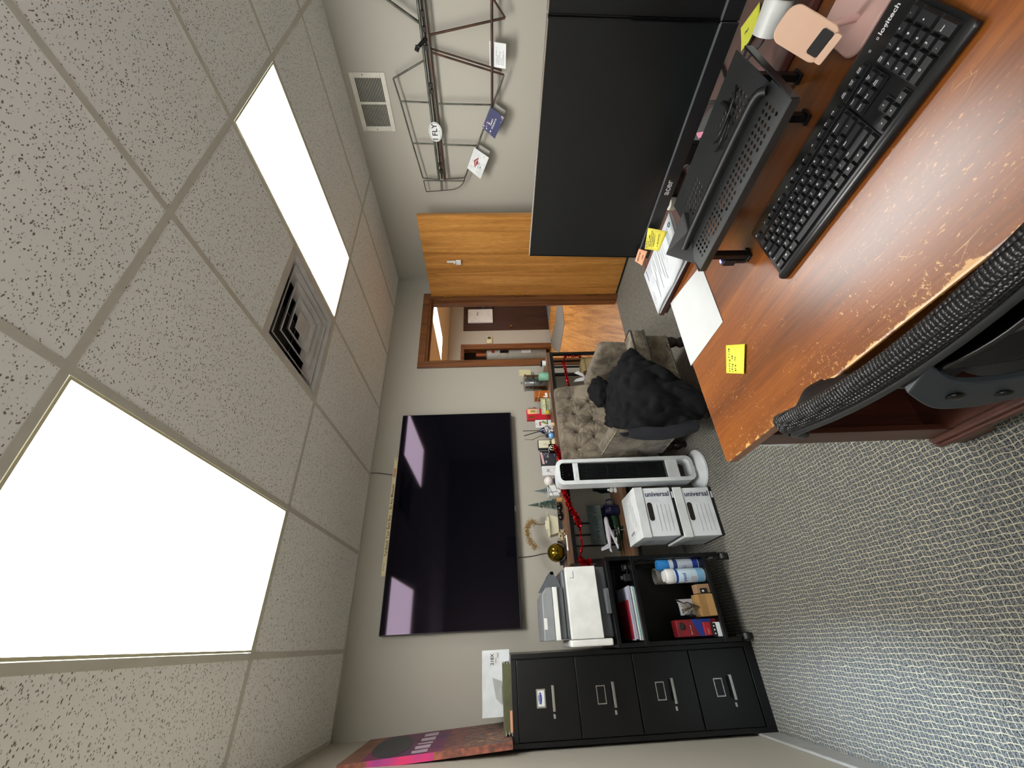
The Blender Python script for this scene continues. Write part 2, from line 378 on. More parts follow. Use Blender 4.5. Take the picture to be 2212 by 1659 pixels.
# ceiling cells
GX = [XL, .001, .611, 1.220, 1.830, 2.440, 3.049, XR]
GY = [YN, YN+.795, -.386, .833, 2.052, YB]
TEE = M('ceiling_tee', 'c9c6ba', .5, h2='c2bfb3')
holes = {(1, 3), (4, 3)}
vent = (1.220, 1.830, 1.4425, 2.052)
c = MB()
for i in range(len(GX)-1):
    for j in range(len(GY)-1):
        x0, x1, y0, y1 = GX[i], GX[i+1], GY[j], GY[j+1]
        if (i, j) in holes: continue
        if i == 3 and j == 3: y1 = vent[2]
        c.box(x0, x1, y0, y1, H, H+.016)
struct(c.build('ceiling', TILE))
c = MB(); tw = .012
for x in GX[1:-1]: c.box(x-tw, x+tw, YN, YB, H-.003, H+.0015)
for y in GY[1:-1]: c.box(XL, XR, y-tw, y+tw, H-.0032, H+.0013)
c.box(vent[0], vent[1], vent[2]-tw, vent[2]+tw, H-.0032, H+.0013)
c.box(XL, XL+.02, YN, YB, H-.004, H).box(XR-.02, XR, YN, YB, H-.004, H).box(XL, XR, YB-.02, YB, H-.004, H)
struct(c.build('trim_1', TEE))
# baseboards
BB = M('vinyl_base', 'a9aaa8', .4)
struct(MB().box(XL, XL+.012, YN, YB, 0, .10).build('baseboard_left', BB, bev=.004))
struct(MB().box(XL, DX0-.08, YB-.012, YB, 0, .10).build('baseboard_back', BB))
struct(MB().box(XR-.012, XR, YN, YB, 0, .10).build('baseboard_right', M('dark_base', '3b2317', .5)))
# unseen near window, opening sized and placed to throw the carpet sun patch
b = struct(MB().box(WX0-.03, WX1+.03, YN-.005, YN+.015, WZ0-.03, WZ0).box(WX0-.03, WX1+.03, YN-.005, YN+.015, WZ1, WZ1+.03).box(WX0-.03, WX0, YN-.005, YN+.015, WZ0, WZ1).box(WX1, WX1+.03, YN-.005, YN+.015, WZ0, WZ1).build('sun_slot_window', WHITEM))
# ---------------- ceiling lights ----------------
DIFF = M('light_diffuser', 'fffdf8', .4); DIFF.node_tree.nodes['Principled BSDF'].inputs['Emission Strength'].default_value = PANEL
DIFF.node_tree.nodes['Principled BSDF'].inputs['Emission Color'].default_value = (1, .985, .955, 1)
FRM = M('light_frame', 'cfc9a8', .4)
def panel(x0, x1, y0, y1, label, z=H):
    t = thing('ceiling_light', ((x0+x1)/2, (y0+y1)/2, z), label, 'light', 'recessed ceiling lights')
    e = .014; f = .022
    MB().box(x0+e, x1-e, y0+e, y0+f, z-.004, z+.03).box(x0+e, x1-e, y1-f, y1-e, z-.004, z+.03).box(x0+e, x0+f, y0+f, y1-f, z-.004, z+.03).box(x1-f, x1-e, y0+f, y1-f, z-.004, z+.03).build('frame', FRM, t)
    MB().box(x0+f, x1-f, y0+f, y1-f, z+.004, z+.01).build('diffuser', DIFF, t)
    MB().box(x0+.004, x1-.004, y0+.004, y1-.004, z+.031, z+.036).build('housing', WHITEM, t)
panel(.001, .611, .833, 2.052, 'large bright ceiling light panel nearest the camera above the filing corner')
panel(1.830, 2.440, .833, 2.052, 'bright ceiling light panel next to the square air diffuser')
# ---------------- square air diffuser ----------------
t = thing('air_diffuser', (1.525, 1.747, H), 'square white louvred air diffuser in the ceiling beside a light panel', 'vent')
cx, cy = 1.525, 1.747
DW = M('diffuser_white', 'c9c6c2', .5, h2='bdb8b4')
def ring(mb, s0, z0, s1, z1, th=.004):
    for k in range(4):
        a = PI/2*k; ca, sa = math.cos(a), math.sin(a)
        def P(u, v, z): return Vector((cx + u*ca - v*sa, cy + u*sa + v*ca, z))
        mb.add([P(s0, -s0, z0), P(s0, s0, z0), P(s1, s1, z1), P(s1, -s1, z1), P(s0, -s0, z0+th), P(s0, s0, z0+th), P(s1, s1, z1+th), P(s1, -s1, z1+th)],
               [(0, 1, 2, 3), (4, 7, 6, 5), (0, 4, 5, 1), (3, 2, 6, 7)])
m = MB(); ring(m, .296, H-.002, .268, H-.002); ring(m, .268, H-.002, .225, H+.075); m.build('outer_frame', DW, t)
for k, (s0, s1) in enumerate(((.226, .180), (.168, .122), (.110, .066))):
    m = MB(); ring(m, s0, H+.012-.010*0, s1, H+.052); ring(m, s0+.004, H+.008, s0-.004, H+.012); m.build('louvre', DW, t)
MB().box(cx-.055, cx+.055, cy-.055, cy+.055, H+.012, H+.018).build('centre_plate', DW, t)
m = MB(); m.box(cx-.23, cx+.23, cy-.23, cy+.23, H+.20, H+.205)
ring(m, .228, H+.075, .228, H+.20); m.build('duct_collar', M('duct_dark', '4d4a48', .8), t)
m = MB(); m.box(cx-.22, cx+.22, cy-.004, cy+.004, H+.045, H+.05).box(cx-.004, cx+.004, cy-.22, cy+.22, H+.045, H+.05); m.build('cross_brace', CHROME, t)
# ---------------- doorway, door leaf ----------------
f = MB()
for x0, x1 in ((DX0-.072, DX0+.0), (DX1, DX1+.06)): f.box(x0, x1, YB-.016, YB, 0, DH+.07)
f.box(DX0, DX1, YB-.016, YB, DH, DH+.07)
struct(f.build('trim_2', TRIMW, bev=.004))
f = MB().box(DX0, DX0+.018, YB-.004, YB+.125, 0, DH).box(DX1-.018, DX1, YB-.004, YB+.125, 0, DH).box(DX0+.018, DX1-.018, YB-.004, YB+.125, DH-.018, DH)
f.box(DX0+.018, DX0+.03, YB+.05, YB+.085, 0, DH-.018).box(DX1-.03, DX1-.018, YB+.05, YB+.085, 0, DH-.018).box(DX0+.03, DX1-.03, YB+.05, YB+.085, DH-.03, DH-.018)
struct(f.build('trim_3', TRIMW, bev=.003))
t = thing('door_1', (3.225, 3.235, .02), 'open golden oak office door swung back toward the right wall', 'door'); t['kind'] = 'structure'
th = math.atan2(.04, -.97)
rm = Matrix.Translation((3.212, 3.232, 0)) @ Matrix.Rotation(math.atan2(-.97, .035), 4, 'Z')
MB().box(0, .965, 0, .044, .022, 2.055, rm).build('leaf', OAK, t, bev=.002); MB().box(.002, .963, .004, .040, .004, .0218, rm).build('door_sweep', BLACKP, t)
hg = MB()
for z in (.25, 1.05, 1.82): hg.box(-.01, .0, -.008, .004, z, z+.1, rm).cyl(rm @ Vector((-.004, -.008, z)), rm @ Vector((-.004, -.008, z+.1)), .006, n=8)
hg.build('hinge', BRASS, t)
MB().cyl(rm @ Vector((.90, -.001, .98)), rm @ Vector((.90, -.04, .98)), .012).sph(rm @ Vector((.90, -.055, .98)), .027).build('knob', BRASS, t, smooth=40)
# stick-on hook on the leaf
t = thing('adhesive_hook', (3.20, 2.76, 1.70), 'small white stick-on hook with a square pad on the oak door', 'hook')
MB().box(3.200, 3.2125, 2.735, 2.79, 1.695, 1.745).build('pad', WHITE, t, bev=.003)
MB().rrect((3.2095, 2.752, 1.79), (0, 1, 0), (0, 0, 1), .022, .09, .01, (-.006, 0, 0)).tube(catmull([(3.203, 2.752, 1.762), (3.185, 2.752, 1.752), (3.178, 2.752, 1.768)], 4), .005).build('hook', WHITE, t, smooth=40)
# ---------------- hall beyond ----------------
HX0, HX1, HY1 = 1.2, 8.6, 7.62
struct(MB().box(HX0, HX1, YB+.06, HY1+1.2, -.06, 0).build('floor', HALLW))
HLS = [(2.4, 3.01, 5.45, 6.67), (4.83, 5.44, 5.45, 6.67), (6.5, 7.11, 4.2, 5.42)]; hc = MB(); px_ = HX0
for a in HLS:
    hc.box(px_, a[0], YB+.12, HY1+1.2, H, H+.02).box(a[0], a[1], YB+.12, a[2], H, H+.02).box(a[0], a[1], a[3], HY1+1.2, H, H+.02); px_ = a[1]
struct(hc.box(px_, HX1, YB+.12, HY1+1.2, H, H+.02).build('ceiling', M('hall_ceiling', 'dccdb0', .9)))
# far hall wall with closet opening
CX0, CX1, CH = 5.15, 5.92, 2.07
w_ = MB().box(HX0, CX0, HY1, HY1+.12, 0, H).box(CX1, HX1, HY1, HY1+.12, 0, H).box(CX0, CX1, HY1, HY1+.12, CH, H)
struct(w_.build('wall_hall', WALL))
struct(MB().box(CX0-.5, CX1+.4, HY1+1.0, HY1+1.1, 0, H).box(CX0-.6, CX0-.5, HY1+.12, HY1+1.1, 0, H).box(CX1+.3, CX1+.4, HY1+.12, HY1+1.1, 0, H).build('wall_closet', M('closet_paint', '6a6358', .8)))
struct(MB().box(HX0-.1, HX0, YB+.12, HY1, 0, H).build('wall_hall_left', WALL))
struct(MB().box(HX1, HX1+.1, YB, HY1, 0, H).build('wall_hall_right', WALL))
struct(MB().box(XR+.12, HX1, YB, YB+.12, 0, H).build('wall_hall_near', WALL))
struct(MB().box(CX1-.08, CX1, HY1-.02, HY1, 0, CH).box(CX0, CX0+.075, HY1-.02, HY1, 0, CH).box(CX0, CX1, HY1-.02, HY1, CH, CH+.07).box(CX1, CX1+.06, HY1-.02, HY1, 0, CH+.07).box(CX1-.03, CX1-.002, HY1, HY1+.12, 0, CH).build('trim_4', TRIMW, bev=.004))
struct(MB().box(CX1+.06, 6.36, HY1-.012, HY1, 0, .1).build('baseboard_hall', BB))
t = thing('door_2', (6.87, HY1, 0), 'dark brown closed door at the far end of the hall', 'door'); t['kind'] = 'structure'
MB().box(6.40, 7.35, HY1-.03, HY1-.001, .01, 2.09).build('leaf', DARKW, t, bev=.003)
MB().cyl((6.47, HY1-.03, .935), (6.47, HY1-.07, .935), .012).sph((6.47, HY1-.085, .935), .03).build('knob', BRASS, t, smooth=40)
panel(4.83, 5.44, 5.45, 6.67, 'long ceiling light glowing in the hall seen through the doorway')
panel(2.4, 3.01, 5.45, 6.67, 'unseen light panel added to brighten the hall, far left of the doorway view', H+0)  # out-of-view panel, added because the hall came out dark
panel(6.5, 7.11, 4.2, 5.42, 'unseen light panel added to brighten the hall, near its right end')  # second out-of-view panel, added to lift the hall light
# paper holder on that door, thermostat
t = thing('wall_dispenser', (6.82, HY1-.06, 1.37), 'white square dispenser on the dark brown hall door', 'dispenser')
MB().box(6.61, 7.03, HY1-.09, HY1-.03, 1.37, 1.98).build('cover', WHITE, t, bev=.015)
MB().cyl((6.84, HY1-.092, 1.75), (6.84, HY1-.09, 1.75), .018).cyl((6.90, HY1-.092, 1.74), (6.90, HY1-.09, 1.74), .015).build('button', GREYP, t)
t = thing('thermostat', (6.1, HY1-.02, 1.40), 'ivory thermostat on the hall wall between door and closet', 'thermostat')
MB().box(6.0, 6.21, HY1-.03, HY1, 1.40, 1.53).build('cover', IVORY, t, bev=.006)
MB().box(6.12, 6.19, HY1-.032, HY1-.029, 1.43, 1.51).build('display', M('lcd_olive', '4a4a38', .3), t)
g = None
for k, z in enumerate((1.776, 1.60, 1.40)):
    s_ = tag(MB().box(7.06, 7.40, HY1-.22, HY1-.04, z, z+.012).cyl((7.08, HY1-.22, z-.03), (7.08, HY1-.04, z-.03), .006).build('wall_bracket', CHROME),
        ['top', 'middle', 'lowest'][k] + ' of the three chrome brackets beside the white dispenser in the hall', 'bracket', 'chrome brackets in the hall')
t = thing('water_heater', (5.93, HY1+.34, 0), 'grey cylindrical water heater standing in the hall closet', 'water heater')
MB().lathe([(.15, .10), (.165, .12), (.165, 1.48), (.15, 1.53), (.05, 1.56)], (5.93, HY1+.34, 0), 32).build('tank', M('heater_grey', 'a7aaa2', .4), t, smooth=40)
MB().cyl((5.93, HY1+.34, 1.56), (5.93, HY1+.34, 1.80), .05, n=16).cyl((6.02, HY1+.34, 1.5), (6.02, HY1+.34, 2.2), .012).build('flue', M('flue_orange', 'b05a2c', .5), t, smooth=40)
MB().box(5.86, 5.93, HY1+.165, HY1+.18, 1.36, 1.42).build('warning_label', M('label_red', 'b3261e', .5), t)
MB().box(5.85, 5.96, HY1+.155, HY1+.18, 1.02, 1.22).build('thermostat_cover', BLACKP, t, bev=.004)
MB().box(5.84, 5.97, HY1+.168, HY1+.18, .48, .70).build('instruction_label', PAPER, t)
MB().cyl((5.99, HY1+.155, .15), (5.99, HY1+.155, .42), .025).build('valve', BRASS, t, smooth=40)
# mats set on the hall floor
GM = M('grey_mat', '77736b', .9, h2='68645d', sc=60)
tag(MB().prism([(5.72, 5.86, .001), (5.12, 5.94, .001), (5.05, 6.75, .001), (5.55, 7.35, .001), (6.04, 7.60, .001), (5.90, 6.84, .001), (6.03, 6.20, .001), (6.7, 5.3, .001), (6.3, 5.1, .001)][::-1], (0, 0, .006)).build('floor_mat', GM), 'long bent grey mat on the plank floor of the hall', 'mat', 'grey hall mats')
tag(MB().prism([(6.66, 6.93, .001), (6.60, 7.56, .001), (7.4, 7.57, .001), (7.4, 6.7, .001)], (0, 0, .006)).build('floor_mat', M('bluegrey_mat', '6d7477', .9)), 'blue grey mat lying in front of the dark hall door', 'mat', 'grey hall mats')
# ---------------- wall return vent ----------------
t = thing('return_vent', (3.515, 1.483, 2.135), 'white wall vent grille with two banks of slats high on the right wall', 'vent')
y0, y1, z0, z1 = 1.283, 1.683, 2.137, 2.395
def bx(a, b_, c_, d_, e_=3.512, f_=3.5195): return (e_, f_, a, b_, c_, d_)
m = MB().box(*bx(y0, y1, z0, z0+.035)).box(*bx(y0, y1, z1-.035, z1)).box(*bx(y0, y0+.035, z0+.035, z1-.035)).box(*bx(y1-.035, y1, z0+.035, z1-.035)).box(*bx(1.475, 1.491, z0+.035, z1-.035))
m.build('frame', WHITEM, t, bev=.002)
MB().box(3.5185, 3.5195, y0+.02, y1-.02, z0+.02, z1-.02).build('duct_opening', M('duct_black', '12100e', .9), t)
m = MB()
for k in range(16):
    z = z0+.042 + k*.0113
    m.box(3.5135, 3.5150, y0+.03, y1-.03, z, z+.0034)
m.build('slat', WHITEM, t)
MB().cyl((3.511, y0+.015, 2.30), (3.5125, y0+.015, 2.30), .004).cyl((3.511, y1-.015, 2.28), (3.5125, y1-.015, 2.28), .004).build('screw', GREYP, t)

# ---------------- filing cabinet ----------------
fx0, fx1, fy0, fy1, fh = -.450, -.058, 2.665, 3.235, 1.354
t = thing('filing_cabinet', ((fx0+fx1)/2, (fy0+fy1)/2, 0), 'tall black four-drawer metal filing cabinet in the left corner', 'filing cabinet')
MB().box(fx0, fx1, fy0+.012, fy1, 0, fh).box(fx0, fx0+.022, fy0, fy0+.012, 0, fh).box(fx1-.022, fx1, fy0, fy0+.012, 0, fh).box(fx0+.022, fx1-.022, fy0, fy0+.012, fh-.028, fh).box(fx0+.022, fx1-.022, fy0, fy0+.012, 0, .05).build('body', BLACKM, t, bev=.002)
dz = (fh-.028-.055)/4
for k in range(4):
    z1 = fh-.030 - k*dz; z0 = z1-dz+.006; mx = (fx0+fx1)/2
    d = MB().box(fx0+.025, fx1-.025, fy0-.006, fy0+.0118, z0, z1).build('drawer', BLACKM, t, bev=.003)
    zc = z0+dz*.60; zh = z0+dz*.40
    yy = fy0-.0062
    m = MB(); w2, h2 = .040, .024
    m.box(mx-w2, mx+w2, yy-.003, yy, zc+h2-.005, zc+h2).box(mx-w2, mx+w2, yy-.003, yy, zc-h2, zc-h2+.005).box(mx-w2, mx-w2+.005, yy-.003, yy, zc-h2+.005, zc+h2-.005).box(mx+w2-.005, mx+w2, yy-.003, yy, zc-h2+.005, zc+h2-.005)
    m.build('label_frame', CHROME, d)
    if k == 0:
        m = MB().box(mx-w2+.006, mx+w2-.006, yy-.0012, yy, zc-h2+.006, zc+h2-.006).mat(1)
        m.lathe([(.001, 0), (.02, 0), (.02, .0006), (.001, .0006)], (mx, yy-.0013, zc+.004), 20, Matrix.Rotation(PI/2, 4, 'X') @ Matrix.Diagonal((1.3, .45, 1)).to_4x4())
        scrib(m, (mx-.028, yy-.0022, zc+.0035), LX, LZ, .056, .007, 2)
        m.build('label_card', [PAPER, INKB, WHITE], d)
    m = MB(); hw = .055
    m.box(mx-hw, mx+hw, yy-.028, yy-.020, zh-.006, zh+.008).box(mx-hw, mx-hw+.008, yy-.02, yy, zh-.006, zh+.008).box(mx+hw-.008, mx+hw, yy-.02, yy, zh-.006, zh+.008)
    m.build('handle', CHROME, d, bev=.002)
    MB().box(mx-hw-.022-.008, mx-hw-.010, yy-.012, yy, zh-.006, zh+.006).build('thumb_latch', CHROME, d, bev=.002)
MB().cyl((fx0+.16, fy0-.002, .09), (fx0+.16, fy0+.001, .09), .003).build('screw', CHROME, t)
# hanging folders and toner box on top
t = thing('hanging_folder_stack', (-.245, 2.80, fh), 'stack of olive green hanging folders on top of the black filing cabinet', 'folders')
FOL = M('olive_folder', '6a6c4d', .8, h2='595b41')
zz = fh
for k in range(9):
    th = .0052; sh = rnd.uniform(-.004, .004)
    MB().box(-.395+sh, -.095+sh, 2.70, 2.93, zz, zz+th-.0012).build('folder', FOL, t); zz += th
    if k % 3 == 0: MB().box(-.402, -.385, 2.698, 2.92, zz-.003, zz-.001).box(-.1, -.090, 2.698, 2.92, zz-.003, zz-.001).build('plastic_tab', WHITE, t)
tag(MB().box(-.385, -.30, 2.675, 2.70, fh, fh+.012).build('paper_slip', M('peach_paper', 'd9a07c', .8)), 'peach paper slip beneath the green folders at the cabinet edge', 'paper')
t = thing('toner_box', (-.19, 3.02, fh), 'long white cardboard toner box labelled 218X lying on the filing cabinet behind folders', 'box')
bz = fh; by = 2.945
MB().box(-.355, -.035, by, by+.12, bz, bz+.165).build('carton', CARD, t, bev=.002)
MB().box(-.355, -.035, by-.001, by-.0002, bz+.158, bz+.165).box(-.24, -.16, by-.0015, by-.0002, bz+.145, bz+.158).build('tuck_flap', PAPER, t)
m = MB().box(-.115, -.045, by-.001, by-.0003, bz+.058, bz+.12).mat(1)
glyphs(m, '218X', .026, (-.082, by-.0016, bz+.103), LX, LZ, 1, True); glyphs(m, '4 PCS', .011, (-.088, by-.0016, bz+.081), LX, LZ, 1, True)
for z in (.071, .066): m.box(-.075, -.05, by-.0015, by-.0011, bz+z, bz+z+.002)
m.build('label', [PAPER, INK], t)
m = MB().mat(0); m.add([(-.19, by-.004, bz+.05), (-.30, by-.02, bz+.05), (-.27, by-.01, bz+.085), (-.17, by-.004, bz+.105)], [(0, 1, 2, 3)])
tag(m.build('plastic_sleeve', M('clear_sleeve', 'c9ccca', .15, alpha=.55), solid=.001), 'clear crumpled plastic sleeve leaning on the white toner box', 'plastic sleeve')
# ---------------- poster canvas leaning in the corner ----------------
t = thing('canvas_print', (-.43, 2.88, fh), 'pink and purple canvas print leaning on the left wall above the filing cabinet', 'picture')
def cp(u, v, d=0):   # u along wall (0 near camera), v up
    y = 2.585 + .60*u; z = fh + .005 + .83*v; x = -.405 - .043*v + .030*u*.0
    return Vector((x - d, y, z))
m = MB()
art = M('print_magenta', '7d2a55', .5, h2='4a2a4e', sc=5); art2 = M('print_dusk', '5a4048', .6, h2='8a5548', sc=14)
pk = M('print_pink', 'd8326c', .5, h2='a03c86', sc=8); gold = M('print_gold', '8a6a58', .6, h2='4d3a3c', sc=26); sky = M('print_brown', '6e4a40', .6, h2='8d6350', sc=10)
whi = M('print_lilac_white', 'b7a6b4', .6); dk = M('print_dark_sky', '37383d', .5)
W0, W1 = 1.0, 1.0
m.add([cp(0, 0), cp(1, 0), cp(1, 1), cp(0, 1), cp(0, 0, .03), cp(1, 0, .03), cp(1, 1, .03), cp(0, 1, .03)], [(4, 7, 6, 5), (0, 4, 5, 1), (2, 6, 7, 3), (1, 5, 6, 2)])
NV = 24; NU = 6
for j in range(NV):
    v0, v1 = j/NV, (j+1)/NV; vm = (v0+v1)/2
    for i in range(NU):
        u0, u1 = i/NU, (i+1)/NU
        m.mat(1 if vm > .42 else 2)
        if vm < .30: m.mat(4)
        if vm > .88: m.mat(5)
        m.quad(cp(u0, v0), cp(u1, v0), cp(u1, v1), cp(u0, v1))
    m.mat(3 if .45 < vm < .82 else 6)   # coloured edge
    m.quad(cp(0, v0, .03), cp(0, v0), cp(0, v1), cp(0, v1, .03))
m.build('canvas', [sky, art, art2, pk, gold, sky, M('print_edge', 'a8604a', .6, h2='5d4038', sc=24)], t)
m = MB()
pts = [cp(.5+.47*math.cos(a), .76+.125*math.sin(a)+.03*math.cos(a), -.0012) for a in [2*PI*k/28 for k in range(28)]]
m.prism(pts, (-.0006, 0, 0)); m.build('printed_disc', dk, t)
m = MB()
for u0, u1 in ((.04, .16), (.20, .34), (.38, .46), (.52, .68), (.74, .90)):
    m.add([cp(u0, .50, -.0016), cp(u1, .505, -.0016), cp(u1-.02, .60, -.0016), cp(u0-.0, .59, -.0016)], [(0, 1, 2, 3)])
m.build('printed_bars', whi, t, solid=.0005)
m = MB()
for k in range(34):
    u = rnd.uniform(.08, .92); v = rnd.uniform(.02, .30); a = rnd.uniform(.02, .07); bb_ = rnd.uniform(.008, .04)
    m.mat(rnd.choice((0, 0, 1, 2))); m.add([cp(u, v, -.001), cp(u+a*.4, v, -.001), cp(u+a*.3, v+bb_, -.001), cp(u, v+bb_*.8, -.001)], [(0, 1, 2, 3)])
m.build('printed_figures', [M('print_peach', 'd2a074', .6), M('print_grey', '8c8284', .6), M('print_orange', 'c0642e', .6)], t, solid=.0004)
# ---------------- trolley ----------------
cx0, cx1, cy0, cy1 = -.055, .408, 2.615, 3.02
t = thing('utility_cart', ((cx0+cx1)/2, (cy0+cy1)/2, 0), 'black metal shelf trolley on castors between filing cabinet and file boxes', 'cart')
for x0, x1 in ((cx0, cx0+.022), (cx1-.022, cx1)):
    for y0, y1 in ((cy0, cy0+.022), (cy1-.022, cy1)):
        MB().box(x0, x1, y0, y1, .07, .745).build('post', BLACKM, t, bev=.002)
for z, nm in ((.745, 'top_board'), (.592, 'middle_shelf'), (.145, 'bottom_shelf')):
    m = MB().box(cx0-.0, cx1, cy0-.003, cy1, z, z+.022)
    m.build(nm, BLACKM, t, bev=.003)
for x0, x1 in ((cx0+.002, cx0+.008), (cx1-.008, cx1-.002)):
    MB().box(x0, x1, cy0+.022, cy1-.022, .165, .215).box(x0, x1, cy0+.022, cy1-.022, .60, .74).build('side_rail', BLACKM, t)
MB().box(cx0+.02, cx1-.02, cy1-.012, cy1-.006, .165, .745).build('shade_sheet', M('cart_shade', '151413', .5), t)  # black sheet standing in for the shade seen between the shelves
for x in (cx0+.024, cx1-.024):
    for y in (cy0+.02, cy1-.03):
        m = MB().cyl((x, y, .05), (x, y, .09), .008, n=8).cyl((x-.014, y, .028), (x+.014, y, .028), .027, n=18).box(x-.019, x-.014, y-.02, y+.015, .02, .062).box(x+.014, x+.019, y-.02, y+.015, .02, .062)
        m.build('castor', BLACKP, t, smooth=40)
# printer
pz = .767
t = thing('printer', (.17, 2.83, pz), 'white and grey printer with its output tray open, on the black trolley', 'printer')
PG = M('printer_grey', '5b5f63', .5); PG2 = M('printer_light_grey', '8b8f92', .5); PW = M('printer_white', 'e9ebe8', .4)
MB().box(-.005, .362, 2.655, 3.00, pz, pz+.075).build('base', PG, t, bev=.012)
MB().box(.0, .355, 2.67, 3.00, pz+.075, pz+.265).build('body', PG, t, bev=.012)
MB().box(-.004, .362, 2.612, 2.66, pz+.068, pz+.245).build('front_panel', PW, t, bev=.003)
MB().box(-.040, -.006, 2.612, 2.95, pz+.020, pz+.255).build('side_panel', PW, t, bev=.008)
MB().box(.11, .24, 2.605, 2.655, pz-.0+.004, pz+.03).build('tray_handle', PG, t, bev=.004)
MB().box(-.004, .262, 2.64, 2.66, pz+.302, pz+.328).build('scanner_band', PW, t, bev=.002)
MB().box(-.0, .262, 2.66, 3.0, pz+.265, pz+.345).build('scanner_body', PG, t, bev=.006)
MB().prism([(-.006, 2.642, pz+.328), (.262, 2.642, pz+.328), (.262, 2.642, pz+.365), (.222, 2.642, pz+.392), (-.006, 2.642, pz+.395)], (0, .36, 0)).build('scanner_lid', PG2, t, bev=.006)
MB().prism([(.262, 2.70, pz+.265), (.352, 2.70, pz+.31), (.352, 2.70, pz+.322), (.262, 2.70, pz+.385)], (0, .012, 0)).prism([(.262, 2.95, pz+.265), (.352, 2.95, pz+.31), (.352, 2.95, pz+.322), (.262, 2.95, pz+.385)], (0, .012, 0)).box(.335, .352, 2.70, 2.96, pz+.305, pz+.325).build('document_guide', PG, t)
MB().box(.05, .105, 2.6395, 2.6425, pz+.372, pz+.39).build('control_strip', PW, t)
MB().box(.30, .338, 2.6105, 2.6125, pz+.200, pz+.203).box(.30, .303, 2.6105, 2.6125, pz+.203, pz+.222).build('panel_groove', PG2, t)
# papers and folders lying on the middle shelf
def slab(name, x0, x1, y0, y1, z0, z1, m, lab, cat, g=None, rz=0, bev=.001):
    cxx, cyy = (x0+x1)/2, (y0+y1)/2
    mt = Matrix.Translation((cxx, cyy, 0)) @ Matrix.Rotation(rz, 4, 'Z') @ Matrix.Translation((-cxx, -cyy, 0))
    return tag(MB().box(x0, x1, y0, y1, z0, z1, mt).build(name, m, bev=bev), lab, cat, g)
z = .614
for th, mm, lab in ((.007, PAPER2, 'lowest white paper pad of the pile on the trolley shelf'), (.006, M('teal_folder', '79b6b0', .6), 'pale teal folder in the pile on the trolley shelf'), (.008, PAPER, 'thick white folder above the teal one on the trolley shelf'),
                    (.004, INK, 'black spiral notebook in the middle of the shelf pile'), (.014, M('lilac_paper', 'a9a9b8', .6), 'lilac grey ream lying on the black spiral notebook'), (.008, M('lavender_folder', 'b4b6cc', .6), 'lavender folder near the top of the shelf pile'), (.006, M('crimson_folder', '8e1626', .5), 'crimson folder on top of the pile on the trolley shelf')):
    d = rnd.uniform(-.006, .006)
    x1 = .245 if th != .006 or 'crimson' not in lab else .17
    slab('folder', -.022+d, x1+d, 2.63+abs(d), 2.86, z, z+th-.0005, mm, lab, 'folder', 'papers on the trolley shelf'); z += th
t = thing('phone_charger', (.30, 2.68, .614), 'black plug-in charger with cord on the trolley shelf beside the papers', 'charger')
MB().box(.275, .315, 2.65, 2.69, .6145, .658).build('plug_body', BLACKP, t, bev=.005)
MB().box(.285, .305, 2.66, 2.68, .658, .674).build('socket', GREYP, t, bev=.002)
MB().tube(catmull([(.315, 2.67, .63), (.345, 2.68, .62), (.35, 2.72, .618), (.32, 2.75, .618), (.30, 2.74, .618), (.28, 2.78, .618)], 5), .004).build('cord', BLACKP, t, smooth=50)
t = thing('charger_adapter', (.352, 2.70, .614), 'second small black adapter at the right end of the trolley shelf', 'charger')
MB().box(.335, .378, 2.70, 2.74, .614, .65).build('plug_body', BLACKP, t, bev=.004); MB().box(.345, .366, 2.696, 2.70, .62, .635).build('socket', CHROME, t)
# bottom shelf contents
bz = .1672
def canister(x, y, r, h, name, lab, cat, parts):
    t = thing(name, (x, y, bz), lab, cat)
    for nm, prof, m in parts: MB().lathe(prof, (x, y, bz), 28).build(nm, m, t, smooth=35)
    return t
LB = M('label_blue', '27409a', .4); LLB = M('label_sky', '7fb4dd', .4); LR = M('label_red2', 'a02a3a', .4)
t = canister(.292, 2.672, .040, .26, 'wipes_canister', 'white canister of disinfecting wipes with blue label at the front of the trolley', 'wipes canister',
    [('body', [(.038, 0), (.040, .004), (.040, .185), (.038, .19)], M('wipes_label', 'cfe2ee', .35, h2='bcd9ec', sc=30)), ('cap', [(.041, .19), (.042, .195), (.042, .222), (.036, .232), (.030, .234), (.030, .245), (.001, .246)], WHITE), ('label_band', [(.0404, .012), (.0404, .05)], LLB), ('label_stripe', [(.0405, .165), (.0405, .18)], LB)])
m = MB().mat(0)
def wrap(mb, s, size, z, a0, mi, bold=True, R=.0412, cx=.292, cy=2.672):
    tmp = MB(); glyphs(tmp, s, size, (0, 0, 0), LX, LZ, mi, bold)
    vs = []
    for v in tmp.v:
        a = a0 + v.x/R
        vs.append(Vector((cx + R*math.sin(a), cy - R*math.cos(a), bz + z + v.z)))
    o = len(mb.v); mb.v += vs; mb.f += [[i+o for i in f] for f in tmp.f]; mb.m += [mi]*len(tmp.f)
def wrapbars(mb, z, a0, mi, w_, rows, R=.0412, cx=.292, cy=2.672):
    tmp = MB()
    for k in range(rows): scrib(tmp, (-w_/2, 0, z - k*.011), LX, LZ, w_, .007, mi)
    o = len(mb.v)
    for v in tmp.v: a = a0 + v.x/R; mb.v.append(Vector((cx + R*math.sin(a), cy - R*math.cos(a), bz + v.z)))
    mb.f += [[i+o for i in f] for f in tmp.f]; mb.m += [mi]*len(tmp.f)
wrap(m, 'Lysol', .03, .128, -.55, 0); wrapbars(m, .08, -.55, 1, .035, 3)
m.build('lettering', [LB, LR, INKG], t)
